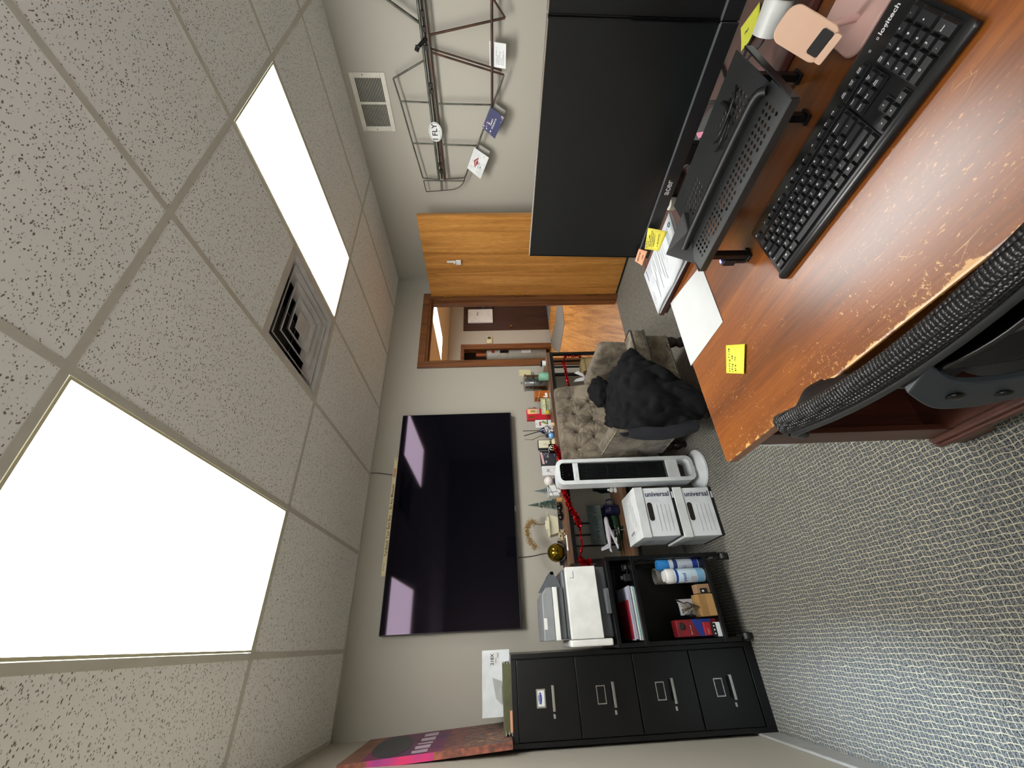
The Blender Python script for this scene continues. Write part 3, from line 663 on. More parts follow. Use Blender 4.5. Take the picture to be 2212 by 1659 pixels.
t = canister(.360, 2.714, .032, .27, 'aerosol_can', 'white disinfectant spray can with bright blue cap behind the wipes canister', 'spray can',
    [('body', [(.031, 0), (.032, .004), (.032, .17), (.029, .185)], M('can_white', 'cdd8e4', .3)), ('cap', [(.030, .186), (.031, .19), (.031, .243), (.028, .255), (.001, .257)], M('cap_blue', '2f8ad6', .4)), ('base_stripe', [(.0323, .006), (.0323, .04)], LB), ('label_oval', [(.0323, .135), (.0323, .16)], M('label_navy', '2b3f7a', .4))])
m = MB(); wrapbars(m, .10, -.75, 0, .03, 3, .0328, .360, 2.714); wrapbars(m, .085, -.7, 1, .03, 1, .0328, .360, 2.714); m.build('lettering', [LB, LR], t)
t = thing('cardboard_tube', (.315, 2.76, bz), 'open grey cardboard tube standing behind the wipes canister', 'tube')
MB().lathe([(.046, 0), (.046, .26), (.042, .26), (.042, .004), (.001, .004)], (.305, 2.775, bz), 28).build('tube', M('tube_grey', '8d8c88', .7), t, smooth=35)
KB = (.072, .186, 2.622, 2.72)
t = thing('shipping_box', (.13, 2.67, bz), 'brown cardboard box with a folded flap on the bottom of the trolley', 'box')
MB().box(*KB, bz, bz+.085).build('carton', KRAFT, t, bev=.002)
MB().box(.075, .184, 2.619, 2.6215, bz, bz+.042).build('flap', M('kraft_light', 'b58d59', .8), t, bev=.0008)
t = thing('small_craft_box', (.205, 2.65, bz), 'small tan gift box with a black label window beside the wipes', 'box')
MB().box(.190, .238, 2.63, 2.70, bz, bz+.075).build('carton', M('tan_box', '9b7b5c', .8), t, bev=.002)
MB().box(.188, .215, 2.625, 2.63, bz+.02, bz+.06).build('label_window', BLACKP, t); MB().box(.196, .206, 2.6235, 2.625, bz+.04, bz+.052).build('label_mark', PAPER, t)
t = thing('pen_cup', (.11, 2.68, bz+.088), 'black mesh pen cup lying on its side full of markers on the cardboard box', 'pen cup')
rr_ = Matrix.Translation((.105, 2.665, bz+.122)) @ Matrix.Rotation(-PI/2*.8, 4, 'X') @ Matrix.Rotation(.3, 4, 'Y')
m = MB()
for k in range(8): z_ = -.04+k*.011; m.tube([rr_ @ Vector((.034*math.cos(a), .034*math.sin(a), z_)) for a in [2*PI*i/20 for i in range(20)]], .0008, 4, True)
for i in range(20): a = 2*PI*i/20; m.cyl(rr_ @ Vector((.034*math.cos(a), .034*math.sin(a), -.04)), rr_ @ Vector((.034*math.cos(a), .034*math.sin(a), .04)), .0008, n=4)
m.tube([rr_ @ Vector((.035*math.cos(a), .035*math.sin(a), .04)) for a in [2*PI*i/20 for i in range(20)]], .0025, 6, True); m.build('mesh_cup', BLACKM, t)
for k in range(6):
    a = Vector((.118+k*.003, 2.70, bz+.10+k*.006)); d_ = Vector((-.02+k*.008, -.05, .06))
    tag(MB().cyl(a, a + d_*1.3, .005, n=10).cyl(a + d_*1.3, a + d_*1.5, .004, .002, n=10).build('marker_pen', [WHITE, CHROME, GREYP][k % 3] if k % 2 else WHITE, smooth=40), ['tallest', 'second', 'third', 'fourth', 'fifth', 'shortest'][k] + ' silver and white marker sticking out of the mesh cup', 'pen', 'markers in the mesh cup')
tag(MB().box(.085, .17, 2.726, 2.745, bz, bz+.165).build('paper_packet', M('silver_packet', 'b9bcc0', .4), bev=.003), 'pale silver packet standing behind the brown cardboard box', 'packet')
t = thing('retail_pack', (.02, 2.70, bz), 'red and blue retail pack at the left of the trolley bottom', 'package')
MB().box(-.022, .062, 2.665, 2.74, bz+.0, bz+.235).build('carton', M('pack_red', '8c2026', .3, h2='6d1a24'), t, bev=.004)
MB().prism([(-.022, 2.664, bz+.05), (.0625, 2.664, bz+.03), (.0625, 2.664, bz+.145), (-.022, 2.664, bz+.11)], (0, -.0008, 0)).build('blue_swoosh', M('pack_blue', '233f95', .3), t)
MB().sph((.03, 2.662, bz+.205), .019, 12, (1, .15, 1)).build('product_picture', M('pack_dark', '2a2422', .4), t, smooth=60)
m = MB(); scrib(m, (-.012, 2.6625, bz+.152), LX, LZ, .05, .009, 0); m.build('lettering', WHITE, t)
t = thing('retail_pack', (.0, 2.64, bz), 'smaller red pack in front of the larger red and blue one', 'package')
MB().box(-.02, .045, 2.635, 2.66, bz+.05, bz+.088).build('carton', M('pack_red3', 'a5222c', .3), t, bev=.003)
m = MB(); scrib(m, (-.012, 2.6345, bz+.066), LX, LZ, .03, .008, 0); m.build('lettering', WHITE, t)
t = thing('switch_box', (.0, 2.645, bz), 'small black box with three white buttons under the red pack', 'box')
MB().box(-.025, .038, 2.628, 2.665, bz+.024, bz+.0498).build('case', BLACKP, t, bev=.002); m = MB()
for k in range(3): m.cyl((-.012+k*.018, 2.6275, bz+.037), (-.012+k*.018, 2.6285, bz+.037), .004, n=10)
m.build('button', WHITE, t)
tag(MB().box(-.028, .042, 2.625, 2.67, bz, bz+.0238).build('card_box', CARD, bev=.002), 'flat white carton at the very bottom left of the trolley', 'box')
# ---------------- file storage boxes ----------------
def filebox(z0, lab, dx):
    x0, x1, y0, y1 = .492+dx, .806+dx, 2.575, 2.868
    t = thing('file_box', ((x0+x1)/2, (y0+y1)/2, z0), lab, 'file box', 'white file storage boxes')
    MB().box(x0+.006, x1-.006, y0+.006, y1-.006, z0+.018, z0+.20).build('body', CARD, t, bev=.002)
    MB().box(x0+.004, x1-.004, y0+.004, y1-.004, z0, z0+.018).build('base_band', BLACKP, t, bev=.001)
    MB().box(x0, x1, y0, y1, z0+.20, z0+.258).build('lid', M('lid_card', 'dde2e3', .7), t, bev=.003)
    yy = y0+.0055; m = MB(); 
    MB().rrect(((x0+x1)/2, yy+.0005, z0+.172), LX, LZ, .115, .032, .0155, (0, -.001, 0)).build('hand_hole', M('hole_dark', '1d1712', .9), t)
    for k in range(4): m.box(x0+.035, x0+.20, yy-.0004, yy, z0+.125-k*.026, z0+.1262-k*.026)
    glyphs(m, 'universal', .045, (x1-.048, yy-.0006, z0+.108), -LZ, LX, 0, True)
    m.build('print', M('print_navy', '2b2f55', .7), t)
    MB().box(x1-.075, x1-.035, y0+.0030, y0+.0038, z0+.003, z0+.014).build('barcode_label', PAPER, t)
    for yq in (y0+.15,): MB().box(x0+.004, x0+.0058, yq, yq+.002, z0+.02, z0+.20).build('side_seam', INKG, t)
    return t
filebox(0, 'lower white universal file box standing on the carpet', 0)
filebox(.2585, 'upper white universal file box stacked beside the trolley', .008)
zt = .5168
def sheet(name, quad, lab, cat='paper', mt=None, grp=None, lines=(), th=.0006):
    t = MB().mat(0); q = [Vector(p) for p in quad]; t.prism(q, (0, 0, th)); t.mat(1)
    ex = (q[1]-q[0]); ey = (q[3]-q[0]); n = ex.cross(ey).normalized(); n = n if n.z > 0 else -n
    for (u0, v0, u1, v1) in lines:
        P = lambda u, v: q[0] + ex*u + ey*v + Vector((0, 0, th+.0002)); t.quad(P(u0, v0), P(u1, v0), P(u1, v1), P(u0, v1))
    return tag(t.build(name, mt or [PAPER, INKG]), lab, cat, grp)
sheet('paper_sheet', [(.56, 2.60, zt+.0005), (.78, 2.61, zt+.0005), (.77, 2.73, zt+.0005), (.55, 2.72, zt+.0005)], 'printed form lying on the lid of the upper file box', lines=[(.1, .35, .7, .4), (.15, .55, .9, .58), (.3, .75, .85, .78)], grp='papers on the file box')
sheet('paper_sheet', [(.545, 2.69, zt+.0014), (.77, 2.71, zt+.0014), (.76, 2.84, zt+.0014), (.53, 2.82, zt+.0014)], 'folded white sheet at the back of the upper file box lid', lines=[(.05, .1, .12, .7)], grp='papers on the file box')
# ---------------- tower fan ----------------
fx, fy = .948, 2.66
t = thing('tower_fan', (fx, fy, 0), 'white tower fan with black grille standing in front of the armchair', 'fan')
FW = M('fan_white', 'dfe4e6', .35)
MB().lathe([(.001, 0), (.134, 0), (.139, .006), (.136, .016), (.11, .026), (.05, .034), (.001, .036)], (fx, fy+.0, 0), 40).build('base', FW, t, smooth=40)
m = MB(); hw = .087
# racetrack shell: outer loop minus inner loop, extruded in depth
def loop(w2, z0, z1, r, y, n=6):
    pts = []
    for cxx, cz, a0 in ((w2-r, z1-r, 0), (-w2+r, z1-r, 90), (-w2+r, z0+r, 180), (w2-r, z0+r, 270)):
        for k in range(n+1):
            a = math.radians(a0+90*k/n); pts.append(Vector((fx+cxx+r*math.cos(a), y, cz+r*math.sin(a))))
    return pts
A = loop(hw, .055, 1.0, .045, fy-.055); B = loop(hw, .055, 1.0, .045, fy+.045); C_ = loop(hw-.024, .083, .975, .03, fy-.058); D_ = loop(hw-.024, .083, .975, .03, fy+.045)
n = len(A); m.add(A+B+C_+D_, [f for i in range(n) for f in ((i, (i+1) % n, n+(i+1) % n, n+i), (i, 2*n+i, 2*n+(i+1) % n, (i+1) % n), (2*n+i, 3*n+i, 3*n+(i+1) % n, 2*n+(i+1) % n), (n+i, n+(i+1) % n, 3*n+(i+1) % n, 3*n+i))])
m.build('shell', FW, t, smooth=35)
MB().box(fx-.062, fx+.062, fy-.048, fy+.04, .885, .974).build('control_panel', BLACKG, t, bev=.004)
m = MB()
for k in range(5): m.cyl((fx-.036+k*.018, fy-.0485, .958), (fx-.036+k*.018, fy-.0480, .958), .003, n=10)
m.cyl((fx-.02, fy-.0485, .915), (fx-.02, fy-.0480, .915), .003, n=10); m.build('touch_key', GREYP, t)
MB().box(fx-.063, fx+.063, fy-.054, fy+.04, .848, .884).build('brand_band', FW, t, bev=.004)
m = MB(); m.tube([(fx-.035+.004*math.cos(a), fy-.0545, .866+.004*math.sin(a)) for a in [k*PI/5 for k in range(10)]], .0008, 4, True); scrib(m, (fx-.029, fy-.0545, .863), LX, LZ, .035, .006, 0); m.build('lettering', INKG, t)
MB().box(fx-.063, fx+.063, fy-.01, fy+.04, .24, .848).build('grille_back', M('grille_black', '121315', .4), t)
m = MB()
for k in range(17): x = fx-.058+k*.00725; m.box(x-.0012, x+.0012, fy-.046, fy-.040, .245, .846)
for k in range(8): z = .30+k*.07; m.box(fx-.045, fx+.045, fy-.048, fy-.046, z-.0015, z+.0015)
m.build('grille', M('grille_bar', '1d1f22', .35), t)
MB().box(fx-.063, fx+.063, fy-.050, fy+.04, .160, .242).build('lower_band', FW, t, bev=.004)
MB().box(fx-.02, fx+.02, fy-.03, fy+.02, .02, .056).build('neck', FW, t, bev=.004)

# ---------------- television ----------------
t = thing('television', (.90, 3.22, 1.255), 'large flat black television mounted on the back wall', 'television')
tx0, tx1, tz0, tz1 = .072, 1.732, 1.257, 2.212
SCR = M('tv_screen', '04060c', .05, spec=.22, h2='03050a'); SCR.node_tree.nodes['Principled BSDF'].inputs['Specular Tint'].default_value = (.95, .72, 1, 1)
MB().box(tx0, tx1, 3.192, 3.238, tz0, tz1).build('case', BLACKP, t, bev=.003)
MB().box(tx0+.006, tx1-.006, 3.1895, 3.1918, tz0+.012, tz1-.006).build('screen', SCR, t)
MB().box(.855, .90, 3.1885, 3.1893, tz0+.002, tz0+.007).build('badge', CHROME, t)
MB().box(.6, 1.2, 3.239, 3.2525, 1.6, 1.9).build('wall_mount', BLACKM, t)
t = thing('yardstick', (.89, 3.205, tz1), 'pale wooden yardstick lying along the top edge of the television', 'ruler')
MB().box(.438, 1.338, 3.198, 3.204, tz1+.001, tz1+.030).build('stick', M('pale_wood', 'd9cfa6', .6, h2='cfc297'), t)
m = MB(); zc = tz1+.0155
glyphs(m, 'Yardstick Your Best Buy  -  By Any Measure', .030, (.84, 3.1975, zc), LX, LZ, 0, True); glyphs(m, '* * * *', .02, (.50, 3.1975, zc), LX, LZ, 0, True)
m.build('lettering', M('brown_ink', '6e4630', .7), t); MB().box(1.17, 1.245, 3.1972, 3.1979, zc-.009, zc+.009).build('red_stamp', M('faded_red', 'c08a70', .7), t)
MB().cyl((1.325, 3.1973, zc), (1.325, 3.1979, zc), .004, n=10).build('hang_hole', INK, t)
tag(MB().tube(catmull([(1.232, 3.247, H), (1.225, 3.247, 2.35), (1.2, 3.247, 2.21)], 4), .003).build('cable', BLACKP), 'thin black cable running from ceiling to the top of the television', 'cable')
tag(MB().tube(catmull([(.53, 3.248, 1.26), (.535, 3.248, 1.15), (.55, 3.247, 1.05), (.545, 3.247, .95)], 4), .003).build('cable', BLACKP), 'thin black cable hanging below the television down to the console table', 'cable')
tag(MB().box(2.155, 2.228, 3.246, 3.2525, 1.04, 1.155).build('outlet_cover', IVORY, bev=.002), 'ivory wall plate on the back wall behind the metal canister', 'wall plate')
# ---------------- console table ----------------
TX0, TX1, TY0, TY1, TZ = .415, 2.150, 2.872, 3.225, .930
t = thing('console_table', ((TX0+TX1)/2, (TY0+TY1)/2, 0), 'long rustic brown console table with a black metal frame under the television', 'table')
MB().box(TX0, TX1, TY0, TY1, TZ-.026, TZ).build('tabletop', RUST, t, bev=.002)
MB().box(TX0, TX1, TY0, TY0+.024, TZ-.052, TZ-.0265).box(TX0, TX1, TY1-.024, TY1, TZ-.052, TZ-.0265).build('top_rail', BLACKM, t)
MB().box(TX0+.004, TX1-.004, TY0+.006, TY1-.006, .464, .490).build('lower_shelf', RUST, t, bev=.002)
MB().box(TX0+.004, TX1-.004, TY0, TY0+.020, .440, .4635).box(TX0+.004, TX1-.004, TY1-.02, TY1, .440, .4635).build('shelf_rail', BLACKM, t)
for x0 in (TX0, TX1-.024):
    for y0 in (TY0, TY1-.024): MB().box(x0, x0+.024, y0+.0002, y0+.0238, 0, TZ-.0528).build('leg', BLACKM, t)
m = MB()
for y in (2.985, 3.08): m.box(TX1-.018, TX1-.006, y, y+.014, .49, TZ-.027)
m.box(TX1-.018, TX1-.006, TY0+.024, TY1-.024, TZ-.045, TZ-.0265).build('end_bar', BLACKM, t)
m = MB()
for x in (.584, .663, .749): m.box(x-.006, x+.006, TY1-.016, TY1-.006, .49, TZ-.027)
m.build('back_bar', BLACKM, t)

# ---------------- things on the console table ----------------
T0 = TZ
def lath(name, prof, c, m, parent=None, n=24, sm=35, mt=None):
    return MB().lathe(prof, c, n, mt).build(name, m, parent, smooth=sm)
TEAL = M('mint_glass', '6fa58c', .15, h2='8fc2a8'); CREAM = M('cream_paint', 'dedabc', .5); NAVY = M('navy_glass', '141a44', .15)
c = (2.10, 2.97, T0); t = thing('travel_cup', c, 'small white cup with a black lid at the right end of the console table', 'cup')
lath('body', [(.022, 0), (.026, .004), (.026, .034), (.025, .036)], c, WHITE, t); lath('lid', [(.028, .036), (.028, .048), (.02, .052), (.001, .052)], c, BLACKP, t)
c = (1.935, 3.03, T0); t = thing('metal_canister', c, 'shiny metal lidded canister tied with black ribbon, behind the green candle', 'canister')
lath('body', [(.070, 0), (.072, .004), (.072, .185), (.070, .19)], c, M('galvanized', 'a8aaa8', .22, 1, h2='6f7170', sc=4), t)
lath('lid', [(.078, .188), (.078, .203), (.05, .21), (.02, .212), (.001, .213)], c, M('lid_steel', 'b9bab8', .2, 1), t); lath('lid_knob', [(.008, .213), (.008, .222), (.013, .228), (.001, .236)], c, CHROME, t)
m = MB(); m.tube([(c[0]+.0735*math.cos(a), c[1]+.0735*math.sin(a), T0+.12) for a in [2*PI*k/24 for k in range(24)]], .003, 5, True)
m.tube(catmull([(c[0]+.02, c[1]-.072, T0+.12), (c[0]+.045, c[1]-.085, T0+.14), (c[0]+.05, c[1]-.085, T0+.12), (c[0]+.02, c[1]-.074, T0+.118), (c[0]+.0, c[1]-.085, T0+.135), (c[0]-.012, c[1]-.08, T0+.11)], 4), .003, 5); m.build('ribbon', BLACKP, t)
c = (1.925, 2.918, T0); t = thing('candle_jar', c, 'mint green glass candle in front of the metal canister', 'candle')
lath('jar', [(.034, 0), (.037, .004), (.037, .082), (.033, .082), (.033, .06), (.001, .058)], c, TEAL, t); lath('wick', [(.002, .058), (.001, .07)], c, INK, t, 8)
t = thing('cigar_box', (1.775, 3.02, T0), 'small orange wooden box tied with white string, left of the metal canister', 'box')
OW = M('orange_wood', 'b8661c', .35, h2='93480f', st=(1, 1, 8)); MB().box(1.757, 1.826, 2.985, 3.06, T0, T0+.123).build('case', OW, t, bev=.003)
MB().tube([(1.755, 2.983, T0+.095), (1.828, 2.983, T0+.075), (1.828, 3.062, T0+.095), (1.755, 3.062, T0+.10)], .0018, 5, True).build('string', PAPER, t)
MB().box(1.755, 1.80, 2.9835, 2.9848, T0+.015, T0+.035).box(1.758, 1.768, 2.9835, 2.9848, T0+.035, T0+.05).build('label', PAPER, t)
m = MB(); m.tube([(1.775+.013*math.cos(a), 2.984, T0+.065+.010*math.sin(a)) for a in [2*PI*k/18 for k in range(18)]], .0012, 4, True); m.build('seal_print', M('brown_print', '6a3410', .5), t)
GL = M('clear_glass', 'dfe4e2', .05, trans=.85, alpha=.6)
tag(MB().box(1.60, 1.81, 2.885, 2.955, T0+.0005, T0+.006).build('glass_tray', GL, bev=.001), 'low clear glass tray in front of the orange box', 'tray')
t = thing('coin_case', (1.69, 3.11, T0), 'clear acrylic case holding a silver coin, behind the banknote', 'case')
MB().box(1.675, 1.722, 3.10, 3.118, T0, T0+.185).build('case', M('acrylic_grey', '8f8e88', .1, alpha=.45), t, bev=.002)
MB().cyl((1.705, 3.099, T0+.125), (1.705, 3.094, T0+.125), .019, n=24).build('coin', M('silver_coin', 'c9c5bb', .25, .8, h2='9a7d5c', sc=60), t)
t = thing('red_carton', (1.63, 3.06, T0), 'bright red carton with a peach label standing behind the banknote', 'box')
RC = M('carton_red', 'c81f35', .35); MB().box(1.578, 1.678, 3.045, 3.085, T0, T0+.20).build('carton', RC, t, bev=.002)
m = MB().box(1.630, 1.677, 3.0425, 3.0447, T0+.09, T0+.192).mat(1).box(1.645, 1.664, 3.0418, 3.0424, T0+.125, T0+.165).mat(2).box(1.632, 1.675, 3.0418, 3.0424, T0+.092, T0+.112)
m.build('label', [M('peach_label', 'f2b889', .5), M('label_green', '8b9a4a', .5), M('label_grey', 'a8a0a0', .5)], t)
m = MB().box(1.590, 1.608, 3.0435, 3.0447, T0+.15, T0+.185).box(1.588, 1.612, 3.0435, 3.0447, T0+.135, T0+.142); m.build('gold_print', BRASS, t)
t = thing('framed_banknote', (1.63, 3.0, T0), 'upright dollar banknote in a clear stand in front of the red carton', 'banknote')
MB().box(1.598, 1.752, 2.995, 2.999, T0+.002, T0+.076).build('note', M('banknote', 'cdd0a8', .6, h2='c2c79c', sc=60), t)
m = MB()
for z in (.010, .066): m.box(1.605, 1.745, 2.9940, 2.9947, T0+z, T0+z+.003)
for x in (1.604, 1.742): m.box(x, x+.004, 2.9940, 2.9947, T0+.010, T0+.069)
m.tube([(1.675+.014*math.cos(a), 2.994, T0+.04+.016*math.sin(a)) for a in [2*PI*k/18 for k in range(18)]], .0014, 4, True); m.build('engraving', M('note_green', '5e6a45', .6), t)
MB().box(1.60, 1.75, 2.990, 3.004, T0, T0+.002).build('stand', GL, t)
t = thing('incense_stick', (1.62, 2.975, T0+.001), 'dark brown stick across the banknote with a yellow blossom at its end', 'ornament')
MB().cyl((1.735, 2.982, T0+.034), (1.50, 2.968, T0+.042), .004).build('stick', M('dark_bamboo', '4d3d14', .5), t)
m = MB()
for k in range(7): a = 2*PI*k/7; m.sph((1.60+.012*math.cos(a), 2.966, T0+.034+.012*math.sin(a)), .009, 8, (1, .5, 1))
m.build('blossom', M('yellow_petal', 'd9b62c', .6), t, smooth=60)
m = MB()
for a in (-2.2, -1.6, -1.1, -.6): m.cyl((1.60, 2.966, T0+.030), (1.60+.030*math.cos(a), 2.960, T0+.002+.0*a), .0018, n=6)
m.build('twig_leg', M('dark_twig', '2d2516', .7), t)
t = thing('seed_packet', (1.535, 3.05, T0), 'white seed packet with a green leaf print next to the red carton', 'packet')
MB().box(1.500, 1.572, 3.047, 3.051, T0, T0+.132).build('packet', PAPER, t)
m = MB().box(1.517, 1.555, 3.0455, 3.0467, T0+.085, T0+.10).mat(1); m.prism([(1.55, 3.0465, T0+.085), (1.565, 3.0465, T0+.065), (1.535, 3.0465, T0+.02), (1.525, 3.0465, T0+.03)], (0, -.001, 0)); m.mat(2).cyl((1.535, 3.0455, T0+.122), (1.535, 3.0467, T0+.122), .003, n=10)
m.build('print', [M('red_print', 'b65146', .6), M('leaf_green', '7f8c43', .6), INK], t)
t = thing('patterned_vase', (1.44, 2.97, T0), 'small black and white patterned box with navy funnel and two dark reeds', 'vase')
MB().box(1.408, 1.470, 2.95, 3.0, T0+.002, T0+.072).build('box', M('blackwhite_lace', 'd9d8d6', .5, h2='1e1e24', sc=95, lo=.46, hi=.52), t, bev=.001)
lath('funnel', [(.030, .074), (.024, .088), (.010, .105), (.009, .11)], (1.437, 2.975, T0), NAVY, t)
MB().cyl((1.437, 2.975, T0+.10), (1.452, 3.0, T0+.245), .003).cyl((1.435, 2.975, T0+.10), (1.40, 2.985, T0+.24), .0038).build('reed', M('reed_black', '2a2624', .6), t)
lath('candle', [(.014, .0), (.015, .022), (.001, .024)], (1.455, 2.905, T0), M('beeswax', 'ead9ac', .5)); tag(bpy.data.objects['candle'], 'tiny cream tea light at the front edge before the patterned box', 'candle')
t = thing('bud_vase', (1.378, 2.950, T0), 'small round sky blue vase with a dark rim and one curved twig', 'vase')
lath('bowl', [(.010, 0), (.024, .012), (.027, .028), (.018, .045), (.012, .048)], (1.378, 2.950, T0), M('skyblue_glaze', '4f8fce', .2, h2='7db0dc'), t); lath('rim', [(.013, .046), (.017, .055), (.014, .066), (.010, .068), (.001, .06)], (1.378, 2.950, T0), INK, t)
MB().tube(catmull([(1.378, 2.950, T0+.06), (1.392, 2.985, T0+.11), (1.372, 3.0, T0+.17), (1.372, 3.0, T0+.20), (1.374, 3.0, T0+.235)], 5), .003, 6, rr=[.003]*12+[.0022]*8+[.001]).build('twig', M('tan_twig', '6d5a3e', .7), t)
t = thing('photo_frame', (1.325, 2.99, T0), 'cream picture block in a dark frame beside the blue vase', 'frame')
MB().box(1.284, 1.361, 2.990, 3.02, T0+.0, T0+.132).build('back', INK, t); MB().box(1.290, 1.356, 2.984, 2.9895, T0+.024, T0+.128).build('front', CREAM, t, bev=.002)
MB().prism([(1.290, 2.984, T0+.022), (1.356, 2.984, T0+.022), (1.362, 2.955, T0+.004), (1.310, 2.955, T0+.004)], (0, 0, -.003)).build('ledge', CREAM, t); MB().box(1.295, 1.35, 2.9835, 2.9838, T0+.026, T0+.038).build('stripe', BRASS, t)
m = MB(); m.prism([(1.305, 2.9838, T0+.065), (1.32, 2.9838, T0+.10), (1.335, 2.9838, T0+.065)], (0, -.0005, 0)); m.build('relief', M('relief_shade', 'c9c49f', .6), t)
t = thing('dark_book', (1.23, 3.03, T0), 'dark grey book with a pink striped label leaning behind the small clock box', 'book')
MB().box(1.158, 1.286, 3.03, 3.05, T0, T0+.118).build('cover', M('book_charcoal', '33353a', .5), t, bev=.002)
m = MB().prism([(1.172, 3.0295, T0+.088), (1.270, 3.0295, T0+.102), (1.271, 3.0295, T0+.118), (1.173, 3.0295, T0+.104)], (0, -.0006, 0)).mat(1); scrib(m, (1.185, 3.0285, T0+.0945), LX+LZ*.14, LZ, .075, .009, 1); m.build('label', [M('pale_pink', 'e8c4c4', .6), M('label_crimson', 'c23a4c', .6)], t)
m = MB(); r5 = random.Random(5)
for k in range(26): x = r5.uniform(1.225, 1.262); z = T0+r5.uniform(.045, .09); m.box(x, x+r5.uniform(.003, .01), 3.0288, 3.0298, z, z+r5.uniform(.003, .009))
m.sph((1.19, 3.029, T0+.075), .012, 10, (1, .1, .6)); m.build('picture', M('picture_lilac', 'b5aec4', .6, h2='7f6f86', sc=90), t)
t = thing('clock_tile', (1.262, 2.925, T0), 'small black square tile with a round gold emblem at the table front', 'ornament')
MB().box(1.222, 1.296, 2.925, 2.945, T0, T0+.062).build('tile', BLACKG, t, bev=.003)
m = MB(); m.tube([(1.262+.019*math.cos(a), 2.9235, T0+.033+.019*math.sin(a)) for a in [2*PI*k/22 for k in range(22)]], .0025, 5, True); m.box(1.26, 1.264, 2.923, 2.9248, T0+.014, T0+.052).cyl((1.262, 2.9235, T0+.033), (1.275, 2.9235, T0+.045), .0015, n=6); m.build('emblem', M('pale_gold', 'd9d3b2', .3, .6), t)
t = thing('wax_seal_stamp', (1.19, 2.945, T0), 'navy handled stamp lying beside the black tile', 'stamp')
MB().cyl((1.215, 2.94, T0+.014), (1.197, 2.945, T0+.014), .013, .009).cyl((1.197, 2.945, T0+.014), (1.155, 2.955, T0+.008), .005, .004).build('handle', NAVY, t, smooth=40)
t = thing('gift_card_box', (1.12, 3.02, T0), 'white square card with a little airplane print and a white ribbon', 'card')
MB().box(1.075, 1.153, 3.02, 3.04, T0+.002, T0+.115).build('card', PAPER, t, bev=.002)
m = MB(); pz_ = T0+.06; y_ = 3.0192
m.prism([(1.093, y_, pz_-.012), (1.098, y_, pz_-.014), (1.13, y_, pz_+.018), (1.127, y_, pz_+.022)], (0, -.0005, 0)).prism([(1.10, y_, pz_+.012), (1.125, y_, pz_-.004), (1.128, y_, pz_), (1.106, y_, pz_+.020)], (0, -.0005, 0)).box(1.10, 1.135, y_-.0005, y_, T0+.018, T0+.020); m.build('print', INKG, t)
MB().tube(catmull([(1.12, 3.017, T0+.012), (1.105, 2.99, T0+.004), (1.09, 2.965, T0+.003), (1.11, 2.94, T0+.003)], 4), .0025, 6).tube(catmull([(1.12, 3.017, T0+.012), (1.09, 2.98, T0+.004), (1.07, 2.97, T0+.003)], 4), .0025, 6).build('ribbon', PAPER, t)
t = thing('baseball', (1.032, 3.03, T0), 'white baseball on a little navy stand', 'ball')
MB().sph((1.032, 3.03, T0+.070), .037, 24).build('ball', M('ball_leather', 'e6e1dc', .45), t, smooth=60); lath('stand', [(.03, 0), (.03, .012), (.022, .024), (.022, .033), (.001, .033)], (1.032, 3.03, T0), NAVY, t)
m = MB(); m.tube([(1.032+.0372*math.cos(a)*.75+.012, 3.03-.030+.0*a, T0+.070+.03*math.sin(a)) for a in [k*PI/8-PI/2 for k in range(9)]], .0008, 4); m.build('stitching', M('stitch', 'b9a4a0', .6), t)
def btree(c, h, r, m, lab):
    t = thing('bottle_brush_tree', c, lab, 'ornament', 'bottle brush trees'); g = MB(); rr = random.Random(int(c[0]*1000))
    n = int(h*2600)
    for k in range(n):
        f = rr.random(); z = c[2]+.02+(h-.02)*f; q = r*(1-f)*rr.uniform(.75, 1.05)+.002; a = rr.uniform(0, 2*PI)
        d = Vector((math.cos(a), math.sin(a), -.15)); w_ = Vector((-d.y, d.x, 0))*.0011; p = Vector((c[0], c[1], z)); e = p+d*q
        g.add([p-w_, p+w_, e+Vector((0, 0, .0012)), e-Vector((0, 0, .0012))], [(0, 1, 2, 3)])
    b_ = g.build('bristles', m, t); b_['kind'] = 'stuff'
    lath('trunk', [(.014, 0), (.014, .008), (.002, .010), (.0015, h-.004), (.0005, h)], c, M('tree_base', '5a4632', .7), t, 10)
btree((1.0, 3.16, T0), .175, .036, M('frosted_blue_bristle', '7f98a0', .7), 'small frosted blue bottle brush tree near the back wall')
btree((.885, 3.14, T0), .235, .045, M('teal_bristle', '1e5a52', .7), 'taller dark teal bottle brush tree left of the frosted one')
t = thing('gift_box', (.955, 2.985, T0), 'white box with black criss-cross lines and a white folded card in front', 'box')
MB().box(.905, .985, 2.985, 3.05, T0, T0+.085).build('box', PAPER, t, bev=.002)
m = MB()
for a, b_ in (((.905, 0), (.985, .03)), ((.905, .05), (.985, .085)), ((.94, .0), (.93, .085)), ((.905, .085), (.985, .085))): m.cyl((a[0], 2.984, T0+.002+a[1]*.96), (b_[0], 2.984, T0+.002+b_[1]*.96), .002, n=5)
m.build('tape_line', INK, t)
MB().box(.92, .985, 2.95, 2.957, T0, T0+.022).build('card', WHITE, t)
lath('cork_stopper', [(.017, 0), (.018, .002), (.0165, .036), (.001, .037)], (.862, 2.945, T0), M('cork', 'c79a63', .8, h2='a87c48', sc=120)); tag(bpy.data.objects['cork_stopper'], 'single wine cork standing before the teal bottle brush tree', 'cork')
t = thing('cream_planter', (.70, 3.10, T0), 'cream trough planter with a lacy rim holding dried branches', 'planter')
MB().prism([(.655, 3.05, T0+.025), (.765, 3.05, T0+.025), (.785, 3.04, T0+.098), (.635, 3.04, T0+.098)], (0, .10, 0)).build('trough', CREAM, t, bev=.004)
m = MB(); pl = [(.80, 3.035, T0+.100), (.70, 3.020, T0+.125), (.60, 3.035, T0+.102)]
